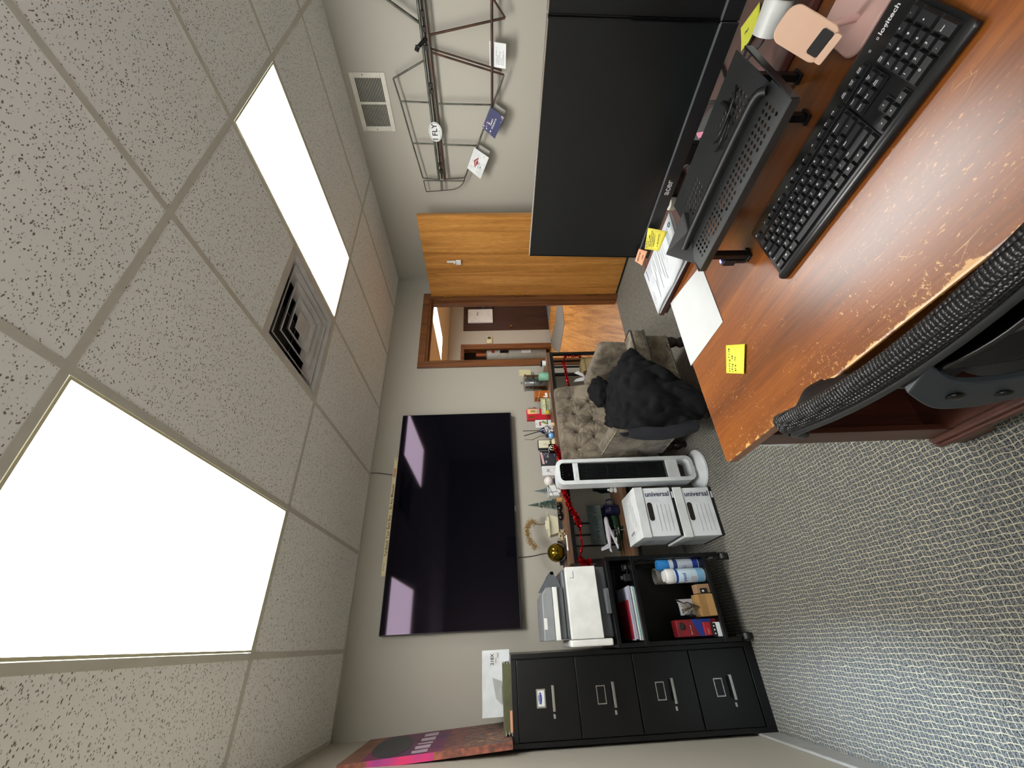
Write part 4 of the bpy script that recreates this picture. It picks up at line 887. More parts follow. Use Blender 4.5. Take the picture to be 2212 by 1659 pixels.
m.tube([(.805, 3.035, T0+.104), (.70, 3.02, T0+.128), (.60, 3.035, T0+.098), (.70, 3.02, T0+.099)], .0035, 6, True); m.box(.675, .735, 3.018, 3.023, T0+.099, T0+.126)
for k in range(14): x = .615+k*.0135; m.tube([(x, 3.026, T0+.101), (x+.006, 3.022, T0+.108), (x+.012, 3.026, T0+.101)], .0012, 4)
m.build('lace_rim', CREAM, t); MB().box(.66, .76, 3.045, 3.15, T0, T0+.0245).build('foot', INK, t)
t = thing('dried_grass_bundle', (.72, 3.12, T0+.10), 'curved bunch of dried tan seed heads above the cream planter', 'dried flowers')
path = catmull([(.735, 3.12, T0+.10), (.73, 3.12, T0+.165), (.755, 3.12, T0+.225), (.70, 3.12, T0+.255), (.63, 3.12, T0+.245), (.575, 3.12, T0+.205)], 6); g = MB(); rr = random.Random(3)
for k in range(620):
    i = rr.randint(9, len(path)-1); p = path[i]+Vector((rr.gauss(0, .012), rr.gauss(0, .012), rr.gauss(0, .011))); d = Vector((rr.uniform(-1, 1), rr.uniform(-1, 1), rr.uniform(-1, .4))).normalized()
    g.cyl(p, p+d*.011, .0022, .0008, n=4, cap=False)
b_ = g.build('seed_heads', M('dried_tan', 'b8924f', .8, h2='8a6a36', sc=80), t); b_['kind'] = 'stuff'
MB().tube(path[:16], .002, 5).tube([p+Vector((.008, .01, 0)) for p in path[:14]], .0018, 5).build('stem', M('dried_stem', '6b5a38', .8), t)
for k, (x, w_) in enumerate(((.81, .034), (.745, .036))):
    m = MB().sph((x, 2.945, T0+.020), .020, 14, (w_/.02, 1, 1)); m.sph((x+.012, 2.93, T0+.026), .012, 10)
    tag(m.build('black_pebble', BLACKG, smooth=60), ['right-hand', 'left-hand'][k] + ' of two glossy black stones in front of the cream planter', 'stone', 'glossy black stones')
g = MB(); rr = random.Random(9)
for k in range(130): p = Vector((rr.uniform(.59, .655), rr.uniform(2.955, 3.0), T0+.003+rr.uniform(0, .038))); g.sph(p, rr.uniform(.003, .006), 5, (1.5, 1, .7))
o = tag(g.build('shell_cluster', M('shell_mix', 'cfc09a', .4, h2='7d6434', sc=150)), 'heap of tiny cream and gold shells left of the cream planter', 'shells'); o['kind'] = 'stuff'
tag(MB().cyl((.60, 2.885, T0+.006), (.50, 2.884, T0+.006), .0055, n=12).build('white_marker', WHITE, smooth=40), 'white marker pen lying on the front edge at the left end of the console table', 'pen')
t = thing('visor_helmet', (.515, 3.03, T0), 'round gold mirrored dome in a black holder at the left end of the console table', 'ornament')
MB().sph((.515, 3.03, T0+.068), .062, 32).build('gold_dome', M('amber_mirror', '8a7420', .06, .85, h2='7a6418'), t, smooth=60)
m = MB(); m.tube([(.515+.066*math.cos(a), 3.03-.03, T0+.055+.05*math.sin(a)) for a in [PI+k*PI/12 for k in range(13)]], .008, 8); m.cyl((.515, 3.03, T0), (.515, 3.03, T0+.016), .05).box(.43, .455, 3.0, 3.03, T0+.02, T0+.05); m.build('holder', BLACKP, t, smooth=40)
# red tinsel garlands
def tinsel(pts, r, n, lab, seed, gaps=None):
    P = catmull(pts, 8); g = MB(); rr = random.Random(seed)
    for k in range(n):
        f = rr.random()*(len(P)-1); i = int(f); p = P[i].lerp(P[min(i+1, len(P)-1)], f-i)
        w = 1.0 if gaps is None else gaps(f/(len(P)-1))
        d = Vector((rr.uniform(-1, 1), rr.uniform(-1, 1), rr.uniform(-1, 1))).normalized(); e = p+d*r*w*rr.uniform(.5, 1.2); s_ = d.orthogonal().normalized()*.0022
        g.add([p-s_, p+s_, e+s_*1.6, e-s_*1.6], [(0, 1, 2, 3)])
    g.tube(P, .0012, 4)
    o = tag(g.build('tinsel_garland', RED), lab, 'garland', 'red tinsel garlands'); o['kind'] = 'stuff'
tinsel([(.94, 2.858, .945), (.90, 2.855, .925), (.83, 2.855, .905), (.77, 2.855, .885), (.716, 2.855, .860), (.68, 2.855, .848), (.639, 2.857, .842), (.60, 2.86, .842), (.52, 2.86, .842), (.47, 2.86, .858), (.425, 2.86, .862), (.42, 2.865, .80)], .024, 1500, 'red tinsel garland draped below the left half of the console tabletop', 1, lambda f: 1.0 if f < .52 or f > .86 else .35)
tinsel([(2.128, 2.90, .76), (2.115, 2.98, .768), (2.05, 2.93, .775), (1.97, 2.90, .775), (1.88, 2.89, .775), (1.80, 2.885, .772)], .019, 620, 'red tinsel garland hanging under the right end of the console table', 2)
tinsel([(2.128, 2.89, .76), (2.122, 2.90, .70), (2.12, 2.90, .66), (2.118, 2.90, .62)], .016, 170, 'short hanging tail of red tinsel at the right leg of the console table', 4)
tinsel([(1.24, 2.858, .952), (1.21, 2.855, .935), (1.16, 2.852, .925), (1.12, 2.852, .925)], .022, 380, 'short bunch of red tinsel on the table front behind the fan top', 3)
# ---------------- lower shelf ----------------
L0 = .4905
t = thing('dark_jar', (1.0, 3.13, L0), 'dark green glass jar on the lower shelf behind the fan', 'jar')
lath('jar', [(.03, 0), (.045, .01), (.048, .09), (.03, .13), (.03, .15), (.001, .155)], (1.0, 3.13, L0), M('dark_green_jar', '101d1a', .12), t)
t = thing('white_figurine', (.945, 3.03, L0), 'small white china figurine on the lower console shelf', 'figurine')
lath('base', [(.022, 0), (.024, .01), (.012, .018)], (.945, 3.03, L0), WHITE, t, 14); MB().sph((.945, 3.03, L0+.035), .019, 12).sph((.945, 3.025, L0+.060), .011, 10).build('body', WHITE, t, smooth=60)
t = thing('navy_mug', (.80, 3.06, L0), 'navy mug with pale lettering standing on the lower console shelf', 'mug')
lath('cup', [(.034, 0), (.040, .006), (.042, .11), (.038, .11), (.036, .01), (.001, .01)], (.80, 3.06, L0), M('navy_ceramic', '151733', .2), t)
MB().tube(catmull([(.842, 3.06, L0+.09), (.872, 3.06, L0+.085), (.88, 3.06, L0+.055), (.868, 3.06, L0+.03), (.84, 3.06, L0+.025)], 4), .006).build('handle', M('navy_ceramic2', '151733', .2), t, smooth=50)
m = MB(); scrib(m, (.785, 3.017, L0+.07), LX, LZ, .03, .014, 0); m.build('lettering', M('lilac_print', 'a79ab8', .5), t)
t = thing('plate_sign', (.71, 3.16, L0), 'dull green metal sign plate leaning at the back of the lower shelf', 'sign')
MB().prism([(.57, 3.12, L0+.12), (.86, 3.12, L0+.12), (.87, 3.16, L0+.215), (.58, 3.16, L0+.215)], (0, .004, 0)).build('plate', M('sign_greengrey', '5f6f6c', .5, h2='4b5a58', sc=25), t)
m = MB(); scrib(m, (.60, 3.132, L0+.15), LX, Vector((0, .35, 1)), .22, .028, 0); m.build('lettering', M('sign_dark', '2f3b3c', .5), t); MB().box(.60, .85, 3.165, 3.19, L0, L0+.15).build('prop', BLACKP, t)
t = thing('model_airplane', (.64, 3.03, L0), 'white toy airliner model parked on the lower console shelf', 'model airplane')
AW = M('airliner_white', 'd6d3dc', .3)
MB().tube([(.752, 3.048, .602), (.745, 3.046, .602), (.725, 3.043, .603), (.62, 3.02, .61), (.56, 3.005, .615), (.50, 2.99, .622)], .02, 14, rr=[.002, .011, .017, .017, .012, .003]).build('fuselage', AW, t, smooth=50)
MB().prism([(.70, 3.03, .595), (.655, 3.03, .595), (.50, 2.90, .588), (.525, 2.895, .588)], (0, 0, .006)).prism([(.70, 3.05, .595), (.655, 3.05, .595), (.60, 3.112, .60), (.63, 3.112, .60)], (0, 0, .006)).build('wing', AW, t)
MB().prism([(.56, 3.003, .618), (.525, 2.994, .62), (.505, 2.99, .685), (.525, 2.99, .685)], (0, .004, 0)).prism([(.54, 3.0, .62), (.515, 2.995, .62), (.485, 2.94, .625), (.50, 2.938, .625)], (0, 0, .003)).build('tail_fin', AW, t)
MB().cyl((.63, 2.985, .582), (.60, 2.98, .582), .009).cyl((.58, 2.94, .58), (.55, 2.935, .58), .009).build('engine', CHROME, t, smooth=40)
MB().cyl((.65, 3.03, L0), (.65, 3.03, .596), .003, n=8).cyl((.65, 3.03, L0), (.65, 3.03, L0+.006), .03).build('stand', CHROME, t)
t = thing('green_bottle', (.66, 3.09, L0), 'dark green bottle lying on the lower shelf beneath the model airplane', 'bottle')
MB().tube([(.78, 3.10, L0+.036), (.77, 3.10, L0+.036), (.60, 3.09, L0+.036), (.575, 3.09, L0+.036), (.52, 3.085, L0+.036)], .03, 16, rr=[.001, .034, .034, .014, .013]).build('glass', GREEN, t, smooth=50)
t = thing('kraft_carton', (2.07, 2.98, L0), 'brown cardboard carton at the right end of the lower console shelf', 'box')
MB().box(1.985, 2.125, 2.93, 3.05, L0, L0+.095).build('carton', M('kraft_pale', '9c8a62', .8), t, bev=.002); MB().box(1.98, 2.13, 2.925, 3.055, L0+.0955, L0+.12).build('lid', M('kraft_pale2', '938158', .8), t, bev=.002)
t = thing('copper_cup', (1.915, 2.94, L0), 'small copper cup stuffed with white papers on the lower shelf', 'cup')
lath('cup', [(.026, 0), (.032, .004), (.034, .125), (.031, .125), (.029, .006), (.001, .006)], (1.915, 2.94, L0), M('copper', '9a5f43', .2, 1), t)
MB().prism([(1.885, 2.935, L0+.11), (1.935, 2.945, L0+.11), (1.905, 2.94, L0+.20), (1.872, 2.935, L0+.225)], (0, .002, 0)).prism([(1.91, 2.93, L0+.11), (1.945, 2.94, L0+.11), (1.99, 2.94, L0+.17), (1.965, 2.935, L0+.205)], (0, .002, 0)).build('paper', PAPER, t)

# ---------------- armchair ----------------
def velvet():
    m, t, b = nt('taupe_velvet'); N = t.nodes.new; tc = N('ShaderNodeTexCoord')
    n = N('ShaderNodeTexNoise'); n.inputs['Scale'].default_value = 9; n.inputs['Detail'].default_value = 7; n.inputs['Roughness'].default_value = .68; n.inputs['Distortion'].default_value = .6; link(t, tc.outputs['Object'], n.inputs['Vector'])
    cr = N('ShaderNodeValToRGB'); e = cr.color_ramp.elements; e[0].position = .38; e[0].color = lin('4f473c'); e[1].position = .62; e[1].color = lin('877d6d'); link(t, n.outputs[0], cr.inputs[0]); link(t, cr.outputs[0], b.inputs['Base Color'])
    b.inputs['Roughness'].default_value = .75; b.inputs['Sheen Weight'].default_value = .35; b.inputs['Sheen Roughness'].default_value = .4; b.inputs['Specular IOR Level'].default_value = .2
    n2 = N('ShaderNodeTexNoise'); n2.inputs['Scale'].default_value = 30; link(t, tc.outputs['Object'], n2.inputs['Vector']); bu = N('ShaderNodeBump'); bu.inputs['Strength'].default_value = .25; bu.inputs['Distance'].default_value = .004; link(t, n2.outputs[0], bu.inputs['Height']); link(t, bu.outputs[0], b.inputs['Normal'])
    return m
VEL = velvet(); NAIL = M('nickel_nail', 'b9b2a0', .25, 1)
AC = thing('armchair', (1.45, 2.5, 0), 'taupe velvet armchair with tufted back and nailhead trim, a black jacket on its seat', 'armchair')
def soft(name, x0, x1, y0, y1, z0, z1, bev=.03, parent=AC, m=VEL, mt=None):
    o = MB().box(x0, x1, y0, y1, z0, z1, mt).build(name, m, parent, bev=bev, smooth=60); o.modifiers['bevel'].segments = 5; return o
soft('apron', 1.125, 1.790, 2.205, 2.78, .165, .345, .02)
# T-shaped seat cushion
m = MB(); o = [(1.125, 2.145), (1.795, 2.145), (1.795, 2.285), (1.705, 2.285), (1.705, 2.70), (1.205, 2.70), (1.205, 2.285), (1.125, 2.285)]
cu = m.prism([(x, y, .345) for x, y in o], (0, 0, .115)).build('seat_cushion', VEL, AC, bev=.028, smooth=60); cu.modifiers['bevel'].segments = 5
pm = MB()
for z in (.452, .358): pm.tube([(1.135, 2.148, z), (1.785, 2.148, z), (1.793, 2.16, z), (1.793, 2.28, z)], .005, 6).tube([(1.135, 2.148, z), (1.127, 2.16, z), (1.127, 2.28, z)], .005, 6)
pm.build('piping', M('dark_piping', '2f2a25', .7), cu)
def arm(sx):
    # flared track arm: inner face leans out towards the top
    cx = 1.455; m = MB()
    def P(x, y, z): return Vector((cx + sx*(x), y, z))
    y0, y1 = 2.295, 2.80
    a = [P(.250, y0, .30), P(.330, y0, .20), P(.365, y0, .60), P(.350, y0, .645), P(.275, y0, .645), P(.255, y0, .60)]
    b_ = [Vector((v.x, y1, v.z + (.0 if v.z < .5 else .02))) for v in a]
    n = 6; m.add(a+b_, [tuple(range(n)), tuple(range(n, 2*n))[::-1]] + [(i, (i+1) % n, n+(i+1) % n, n+i) for i in range(n)])
    o = m.build('arm', VEL, AC, bev=.022, smooth=60); o.modifiers['bevel'].segments = 5
arm(1); arm(-1)
# tufted back
btn = [(1.46, .781), (1.402, .648), (1.308, .785), (1.256, .656), (1.555, .655), (1.60, .79), (1.17, .79)]
crease = [((1.46, .781), (1.402, .648)), ((1.46, .781), (1.555, .655)), ((1.308, .785), (1.402, .648)), ((1.308, .785), (1.256, .656)), ((1.60, .79), (1.555, .655)), ((1.17, .79), (1.256, .656)), ((1.46, .781), (1.475, .93)), ((1.308, .785), (1.30, .93)), ((1.60, .79), (1.62, .93)), ((1.17, .79), (1.16, .93))]
BX0, BX1, BZ0, BZ1 = 1.075, 1.715, .40, .915
def seg(px_, pz_, a, b_):
    dx, dz = b_[0]-a[0], b_[1]-a[1]; t = max(0, min(1, ((px_-a[0])*dx+(pz_-a[1])*dz)/(dx*dx+dz*dz))); return math.hypot(px_-a[0]-t*dx, pz_-a[1]-t*dz)
def bf(u, v):
    x = BX0+(BX1-BX0)*u; z = BZ0+(BZ1-BZ0)*v; e = min(u, 1-u)*(BX1-BX0); e2 = (1-v)*(BZ1-BZ0)
    y = 2.655+.095*v; r = .035
    for q in (e, e2):
        if q < r: y += r - math.sqrt(max(0, r*r-(r-q)**2))
    d = 0
    for bx_, bz_ in btn: d += .024*math.exp(-((x-bx_)**2+(z-bz_)**2)/(2*.021**2))
    for a, b_ in crease: d = max(d, .012*math.exp(-(seg(x, z, a, b_)/.006)**2)+ (d if d > .012 else 0))
    w_ = 0
    for bx_, bz_ in btn:
        rr_ = math.hypot(x-bx_, z-bz_)
        if rr_ < .09: w_ += .0030*math.sin(13*math.atan2(z-bz_, x-bx_))*math.exp(-((rr_-.04)/.028)**2)
    return Vector((x, y + d + w_, z))
m = MB().grid(bf, 110, 96); back = m.build('backrest', VEL, AC, smooth=180)
m = MB(); yb = 2.862
m.add([(BX0, 2.69, BZ0), (BX1, 2.69, BZ0), (BX1, yb, .25), (BX0, yb, .25), (BX0, 2.785, BZ1), (BX1, 2.785, BZ1), (BX1, yb, BZ1-.004), (BX0, yb, BZ1-.004)], [(3, 2, 6, 7), (0, 3, 7, 4), (1, 5, 6, 2), (4, 7, 6, 5), (0, 1, 2, 3)])
m.build('back_shell', VEL, AC, smooth=40)
for bx_, bz_ in btn:
    p = bf((bx_-BX0)/(BX1-BX0), (bz_-BZ0)/(BZ1-BZ0)); MB().sph((p.x, p.y-.013, p.z), .0115, 12, (1, .7, 1)).build('button', M('button_velvet', 'a59a86', .5), AC, smooth=60)
m = MB()
def nails(a, b_, n):
    for k in range(n): m.sph(Vector(a).lerp(Vector(b_), k/(n-1)), .0045, 6)
nails((1.135, 2.203, .185), (1.782, 2.203, .185), 44); nails((1.123, 2.215, .185), (1.118, 2.75, .185), 34)
nails((1.112, 2.294, .62), (1.122, 2.294, .36), 18); nails((1.099, 2.30, .632), (1.099, 2.78, .65), 34); nails((1.16, 2.294, .633), (1.112, 2.294, .633), 5)
m.build('nailhead_trim', NAIL, AC, smooth=60)
m = MB()
for x in (1.17, 1.745):
    for y in (2.245, 2.73):
        MB().lathe([(.018, 0), (.024, .01), (.020, .03), (.036, .055), (.040, .075), (.026, .1), (.036, .12), (.042, .14), (.036, .166)], (x, y, 0), 20).build('leg', M('espresso_leg', '1c1210', .3), AC, smooth=50)
# ---------------- black jacket ----------------
def jk():
    m, t, b = nt('black_fleece'); N = t.nodes.new; tc = N('ShaderNodeTexCoord'); n = N('ShaderNodeTexNoise'); n.inputs['Scale'].default_value = 7; n.inputs['Detail'].default_value = 4; link(t, tc.outputs['Object'], n.inputs['Vector'])
    cr = N('ShaderNodeValToRGB'); cr.color_ramp.elements[0].color = lin('0b0b0d'); cr.color_ramp.elements[1].color = lin('17181b'); link(t, n.outputs[0], cr.inputs[0]); link(t, cr.outputs[0], b.inputs['Base Color'])
    b.inputs['Roughness'].default_value = .9; b.inputs['Specular IOR Level'].default_value = .2; return m
JK = jk(); JL = M('slate_lining', '25272e', .85)
J = thing('jacket', (1.35, 2.3, .46), 'black hooded jacket draped over the armchair seat and left arm', 'jacket')
def patch(C, nu, nv, amp, seed, parent, mat_, name, th=.006):
    R_, K = len(C), len(C[0])
    def cr_(p, t):
        n = len(p)-1; f = min(t*n, n-1e-6); i = int(f); s_ = f-i
        a, b_, c_, d = p[max(i-1, 0)], p[i], p[i+1], p[min(i+2, n)]
        return .5*((2*b_)+(c_-a)*s_+(2*a-5*b_+4*c_-d)*s_*s_+(3*b_-a-3*c_+d)*s_**3)
    CV = [[Vector(p) for p in r] for r in C]
    def fn(u, v):
        p = cr_([cr_(r, v) for r in CV], u); q = Vector((p.x*9+seed, p.y*9, p.z*6))
        d = abs(noise.noise(q))*2-.35 + .55*(abs(noise.noise(q*2.1+Vector((3, 1, 2))))-.2); d2 = noise.noise(q*2.6)
        return p + Vector((.1*d2, -.75*d, .55*d))*amp + Vector((0, 0, d2*amp*.3))
    o = MB().grid(fn, nu, nv).build(name, mat_, parent, smooth=180, solid=th); return o
patch([[(1.58, 2.42, .51), (1.50, 2.50, .56), (1.36, 2.50, .60), (1.22, 2.44, .66)],
       [(1.61, 2.28, .50), (1.52, 2.32, .60), (1.36, 2.32, .63), (1.14, 2.33, .675)],
       [(1.60, 2.13, .485), (1.50, 2.12, .55), (1.33, 2.12, .58), (1.07, 2.22, .64)],
       [(1.51, 2.09, .44), (1.44, 2.06, .44), (1.28, 2.05, .45), (1.03, 2.16, .50)],
       [(1.42, 2.09, .34), (1.34, 2.05, .30), (1.22, 2.04, .28), (1.04, 2.14, .34)],
       [(1.24, 2.09, .22), (1.20, 2.06, .16), (1.14, 2.07, .13), (1.06, 2.13, .18)]], 90, 80, .042, 1.3, J, JK, 'body')
def lobe(c, rad, seed, name, mt, amp=.03, rz=0):
    c = Vector(c); rm_ = Matrix.Rotation(rz, 3, 'Z')
    def fn(u, v):
        a = 2*PI*u; b_ = PI*(v-.5); d = Vector((math.cos(a)*math.cos(b_), math.sin(a)*math.cos(b_), math.sin(b_)))
        q = d*1.6+Vector((seed, 0, 0)); k = 1+amp*10*(abs(noise.noise(q))-.25)+amp*5*(abs(noise.noise(q*2.2))-.2)
        return c + rm_ @ Vector((d.x*rad[0], d.y*rad[1], d.z*rad[2]))*k
    MB().grid(fn, 48, 30).build(name, mt, J, smooth=180)
lobe((1.498,2.500,0.629), (.135, .075, .085), 2.2, 'hood', JK, .035, .25)
lobe((1.305,2.430,0.586), (.07, .06, .06), 5.1, 'collar', JK, .03)
lobe((1.348,2.380,0.545), (.085, .05, .05), 7.7, 'lining', JL, .04, -.4)
patch([[(1.12, 2.33, .62), (1.07, 2.34, .59), (1.05, 2.28, .57), (1.10, 2.22, .60)], [(1.09, 2.34, .48), (1.04, 2.33, .45), (1.03, 2.25, .44), (1.08, 2.18, .48)], [(1.08, 2.32, .34), (1.03, 2.30, .31), (1.02, 2.22, .29), (1.08, 2.15, .33)], [(1.08, 2.26, .22), (1.04, 2.24, .19), (1.04, 2.18, .17), (1.09, 2.13, .20)]], 36, 26, .014, 9.7, J, JL, 'sleeve')

# ---------------- aircraft wing frame on the right wall ----------------
WA = thing('wing_frame_art', (3.46, 1.5, 1.27), 'rusty grey tubular aircraft frame hung as wall art on the right wall', 'wall art')
XA = 3.452
def W(y, z, x=XA): return (x, y, z)
GT = M('grey_tube', '65685f', .5, .5, h2='4a473f', sc=14); RT = M('rusty_tube', '5a3c2e', .55, .4, h2='3a2822', sc=16)
m = MB().tube([W(.70, 1.822), W(2.05, 1.836)], .0105, 10); m.build('upper_spar', GT, WA, smooth=50)
m = MB().tube([W(.70, 1.783), W(2.05, 1.787)], .0105, 10); m.build('lower_spar', M('spar_mixed', '565349', .5, .4, h2='5a3a2c', sc=7), WA, smooth=50)
m = MB().tube([W(.70, 1.803, XA+.012), W(2.05, 1.812, XA+.012)], .007, 8)
for y in (.92, 1.0, 1.10, 1.32, 1.36, 1.60, 1.90, 1.96): m.box(XA-.012, XA+.004, y, y+.028, 1.792, 1.822)
m.build('hinge_strip', M('hinge_dark', '2a2724', .6, .4), WA)
MB().tube([W(.70, 1.353), W(1.47, 1.362)], .0095, 10).build('rear_tube', RT, WA, smooth=50)
up_ = MB().tube([W(1.19, 1.838), W(1.297, 2.069)], .006, 8).tube([W(1.297, 2.069), W(1.442, 2.047), W(1.745, 2.012), W(2.038, 1.974)], .006, 8).tube([W(1.442, 2.047), W(1.449, 1.838)], .006, 8).tube([W(1.745, 2.012), W(1.75, 1.838)], .006, 8).tube([W(2.038, 1.974), W(2.049, 1.84)], .006, 8)
up_.tube([W(.99, 1.823), W(.80, 2.13)], .0075, 8).tube([W(.985, 1.832, XA+.02), W(.795, 2.145, XA+.02)], .005, 8).build('leading_rib', GT, WA, smooth=50)
lo = MB().tube([W(1.457, 1.785), W(1.462, 1.362)], .0065, 8).tube([W(1.754, 1.787), W(1.763, 1.487)], .0065, 8).tube([W(2.049, 1.785), W(2.035, 1.612)], .0065, 8).tube([W(1.462, 1.36), W(1.763, 1.487), W(2.028, 1.608)], .0068, 8)
lo.tube([W(1.268, 1.274), W(1.462, 1.36)], .007, 8).build('trailing_rib', GT, WA, smooth=50)
MB().tube([W(1.048, 1.786), W(.951, 1.269)], .0075, 8).tube([W(.951, 1.269), W(.86, 1.345)], .0065, 8).tube([W(1.139, 1.783), W(1.268, 1.274)], .007, 8).tube([W(1.125, 1.783, XA+.022), W(1.25, 1.29, XA+.022)], .006, 8).build('diagonal_brace', RT, WA, smooth=50)
MB().tube(catmull([W(2.028, 1.608), W(2.09, 1.632), W(2.135, 1.692), W(2.15, 1.78), W(2.165, 1.964)], 6), .004, 8).tube([W(2.165, 1.964), W(2.06, 1.972)], .004, 8).tube([W(2.06, 1.972), W(2.065, 1.612)], .004, 8).tube([W(2.06, 1.822), W(2.155, 1.83)], .0035, 8).tube([W(2.06, 1.812), W(2.152, 1.818)], .0035, 8).build('wing_tip', M('dark_tube', '44433c', .5, .5), WA, smooth=50)
MB().cyl(W(1.065, 1.80), W(1.10, 1.86, XA-.05), .014, .011).cyl(W(1.10, 1.86, XA-.05), W(1.115, 1.868, XA-.06), .015).cyl(W(1.09, 1.87, XA-.05), W(1.095, 1.84, XA-.055), .008).build('mount_bolt', M('bolt_black', '1c1b1b', .5, .3), WA, smooth=40)
MB().cyl((3.462, .95, 1.80), (3.52, .95, 1.80), .005).cyl((3.462, 1.85, 1.80), (3.52, 1.85, 1.80), .005).cyl((3.462, 1.2, 1.36), (3.52, 1.2, 1.36), .005).build('wall_standoff', GREYP, WA)
t = thing('oval_sticker', (3.43, 1.651, 1.76), 'white oval magnet reading I FLY on the spar of the wing frame', 'sticker')
m = MB(); m.prism([(3.438, 1.651+.074*math.cos(a), 1.814+.052*math.sin(a)) for a in [2*PI*k/40 for k in range(40)]], (-.002, 0, 0)); m.build('oval', WHITE, t)
m = MB(); m.tube([(3.4355, 1.651+.067*math.cos(a), 1.814+.045*math.sin(a)) for a in [2*PI*k/40 for k in range(40)]], .0012, 4, True)
glyphs(m, 'I FLY', .058, (3.4352, 1.651, 1.817), -LY, LZ, 0, True); scrib(m, (3.4352, 1.668, 1.782), -LY, LZ, .03, .006, 0); m.build('lettering', INK, t)
def card(name, P, lab, mats, extra=None, dx=.012):
    """folded card hanging over a tube; P = 4 corners (y,z) top edge first"""
    t = thing(name, (3.44, P[0][0], min(p[1] for p in P)), lab, 'card', 'cards hung on the wing frame')
    MB().prism([(XA-.012-.02*k, y, z) for (y, z), k in zip(P, (0, 1, 1, 0))], (-.0008, 0, 0)).build('front', mats[0], t)
    cyy = sum(p[0] for p in P)/4
    MB().prism([(XA+.014, y-.028, z-.012) for (y, z) in P], (.0008, 0, 0)).build('back', M('card_grey', 'a9a69e', .7), t)
    if extra:
        def Q(u, v): # u across along top edge (toward -y), v down
            a = Vector((XA-.0135, *P[3])); b_ = Vector((XA-.0135, *P[0])); c_ = Vector((XA-.0335, *P[2])); d = Vector((XA-.0335, *P[1]))
            return a.lerp(b_, u).lerp(c_.lerp(d, u), v)
        m = MB(); extra(m, Q); m.build('print', mats[1:], t)
def holly(m, Q):
    rr = random.Random(2)
    for k in range(70):
        u = rr.random(); v = rr.random(); 
        if not (u+v > 1.55 or (v < .28 and u < .5) or (u < .15 and v < .7)): continue
        s_ = rr.uniform(.02, .07); m.mat(rr.choice((0, 1, 0))); m.quad(Q(u, v), Q(min(1, u+s_), v), Q(min(1, u+s_), min(1, v+s_)), Q(u, min(1, v+s_)))
    o = Q(.5, .5); ux = (Q(.8, .5)-Q(.2, .5)).normalized(); uy = (Q(.5, .2)-Q(.5, .8)).normalized(); nrm = Vector((-1, 0, 0))*.0012
    glyphs(m, 'HAPPY', .017, o+uy*.011+nrm, ux, uy, 2, True); glyphs(m, 'HOLIDAYS', .017, o-uy*.009+nrm, ux, uy, 2, True)
card('holiday_card', [(1.471, 1.375), (1.537, 1.268), (1.692, 1.345), (1.62, 1.442)], 'navy Happy Holidays card with pink flowers hanging from the wing frame', [M('card_navy', '353a63', .5), M('flower_white', 'efe6ea', .6), M('flower_pink', 'c66d88', .6), WHITE], holly)
def barn(m, Q):
    rr = random.Random(8)
    m.mat(0)
    for k in range(150):
        u = rr.uniform(.07, .93); v = rr.uniform(.06, .94)
        if .25 < u < .75 and .25 < v < .75: continue
        s_ = rr.uniform(.01, .05); m.quad(Q(u, v), Q(u+s_, v+.01), Q(u+s_, v+.02), Q(u, v+.012))
    m.mat(1); m.add([Q(.26, .42), Q(.5, .22), Q(.74, .42), Q(.68, .46), Q(.5, .32), Q(.32, .46)], [(0, 1, 2, 3, 4, 5)]); m.quad(Q(.35, .45), Q(.5, .36), Q(.64, .45), Q(.5, .54))
    ux = (Q(.8, .5)-Q(.2, .5)).normalized(); uy = (Q(.5, .2)-Q(.5, .8)).normalized()
    scrib(m, Q(.30, .62)+Vector((-.0012, 0, 0)), ux, uy, .06, .010, 2); scrib(m, Q(.34, .76)+Vector((-.0012, 0, 0)), ux, uy, .045, .010, 2)
card('holiday_card', [(1.771, 1.512), (1.843, 1.395), (2.028, 1.473), (1.943, 1.583)], 'white card with a red barn drawing hanging on the wing tip', [PAPER, M('sketch_grey', '9aa096', .7), M('barn_red', '9a3b38', .6), INK], barn)
t = thing('note_card', (3.45, 1.15, 1.264), 'white handwritten note card tucked behind the lower tube of the wing frame', 'card')
MB().prism([(XA+.016, 1.079, 1.375), (XA-.024, 1.080, 1.262), (XA-.024, 1.224, 1.262), (XA+.016, 1.220, 1.375)], (-.001, 0, 0)).build('sheet', PAPER, t)
m = MB()
for k, w_ in enumerate((.10, .06, .08, .04, .09)): scrib(m, (XA-.0045-.0040*k, 1.205, 1.326-k*.012), -LY, LZ, w_, .006, 0)
m.build('handwriting', INKG, t)

# ---------------- desk ----------------
DZ = .745
D = thing('desk', (.405, 0, 0), 'cherry wood desk with a scratched worn top nearest the camera', 'desk')
m = MB(); m.rrect((.7200, .05, DZ-.030), LX, LY, .630, 2.082, .012, (0, 0, .030)); m.build('desktop', DESKT, D, bev=.004)
MB().box(.445, 1.0, -.95, 1.078, .655, .7145).build('apron', MAHOX, D)
MB().box(.452, .470, 1.008, 1.078, .105, .6545).box(.470, 1.0, 1.058, 1.078, .105, .6545).build('end_panel', MAHOX, D, bev=.002)
MB().box(.470, .97, .70, .718, .105, .6545).build('side_panel', MAHOX, D); MB().box(.975, .99, -.95, 1.057, .105, .6545).build('modesty_panel', MAHOX, D)
MB().box(.455, .974, .719, 1.057, .105, .122).build('bottom_shelf', MAHOX, D)
MB().box(.438, 1.0, .70, 1.088, .088, .104).box(.430, 1.0, .70, 1.094, .064, .0878).build('base_moulding', MAHOX, D, bev=.006)
m = MB(); pts = [(.440, 1.085, 0), (.440, 1.0, 0), (.440, .985, .012), (.440, .965, .042), (.440, .94, .046), (.440, .83, .046), (.440, .81, .03), (.440, .80, 0), (.440, .70, 0), (.440, .70, .0638), (.440, 1.085, .0638)]
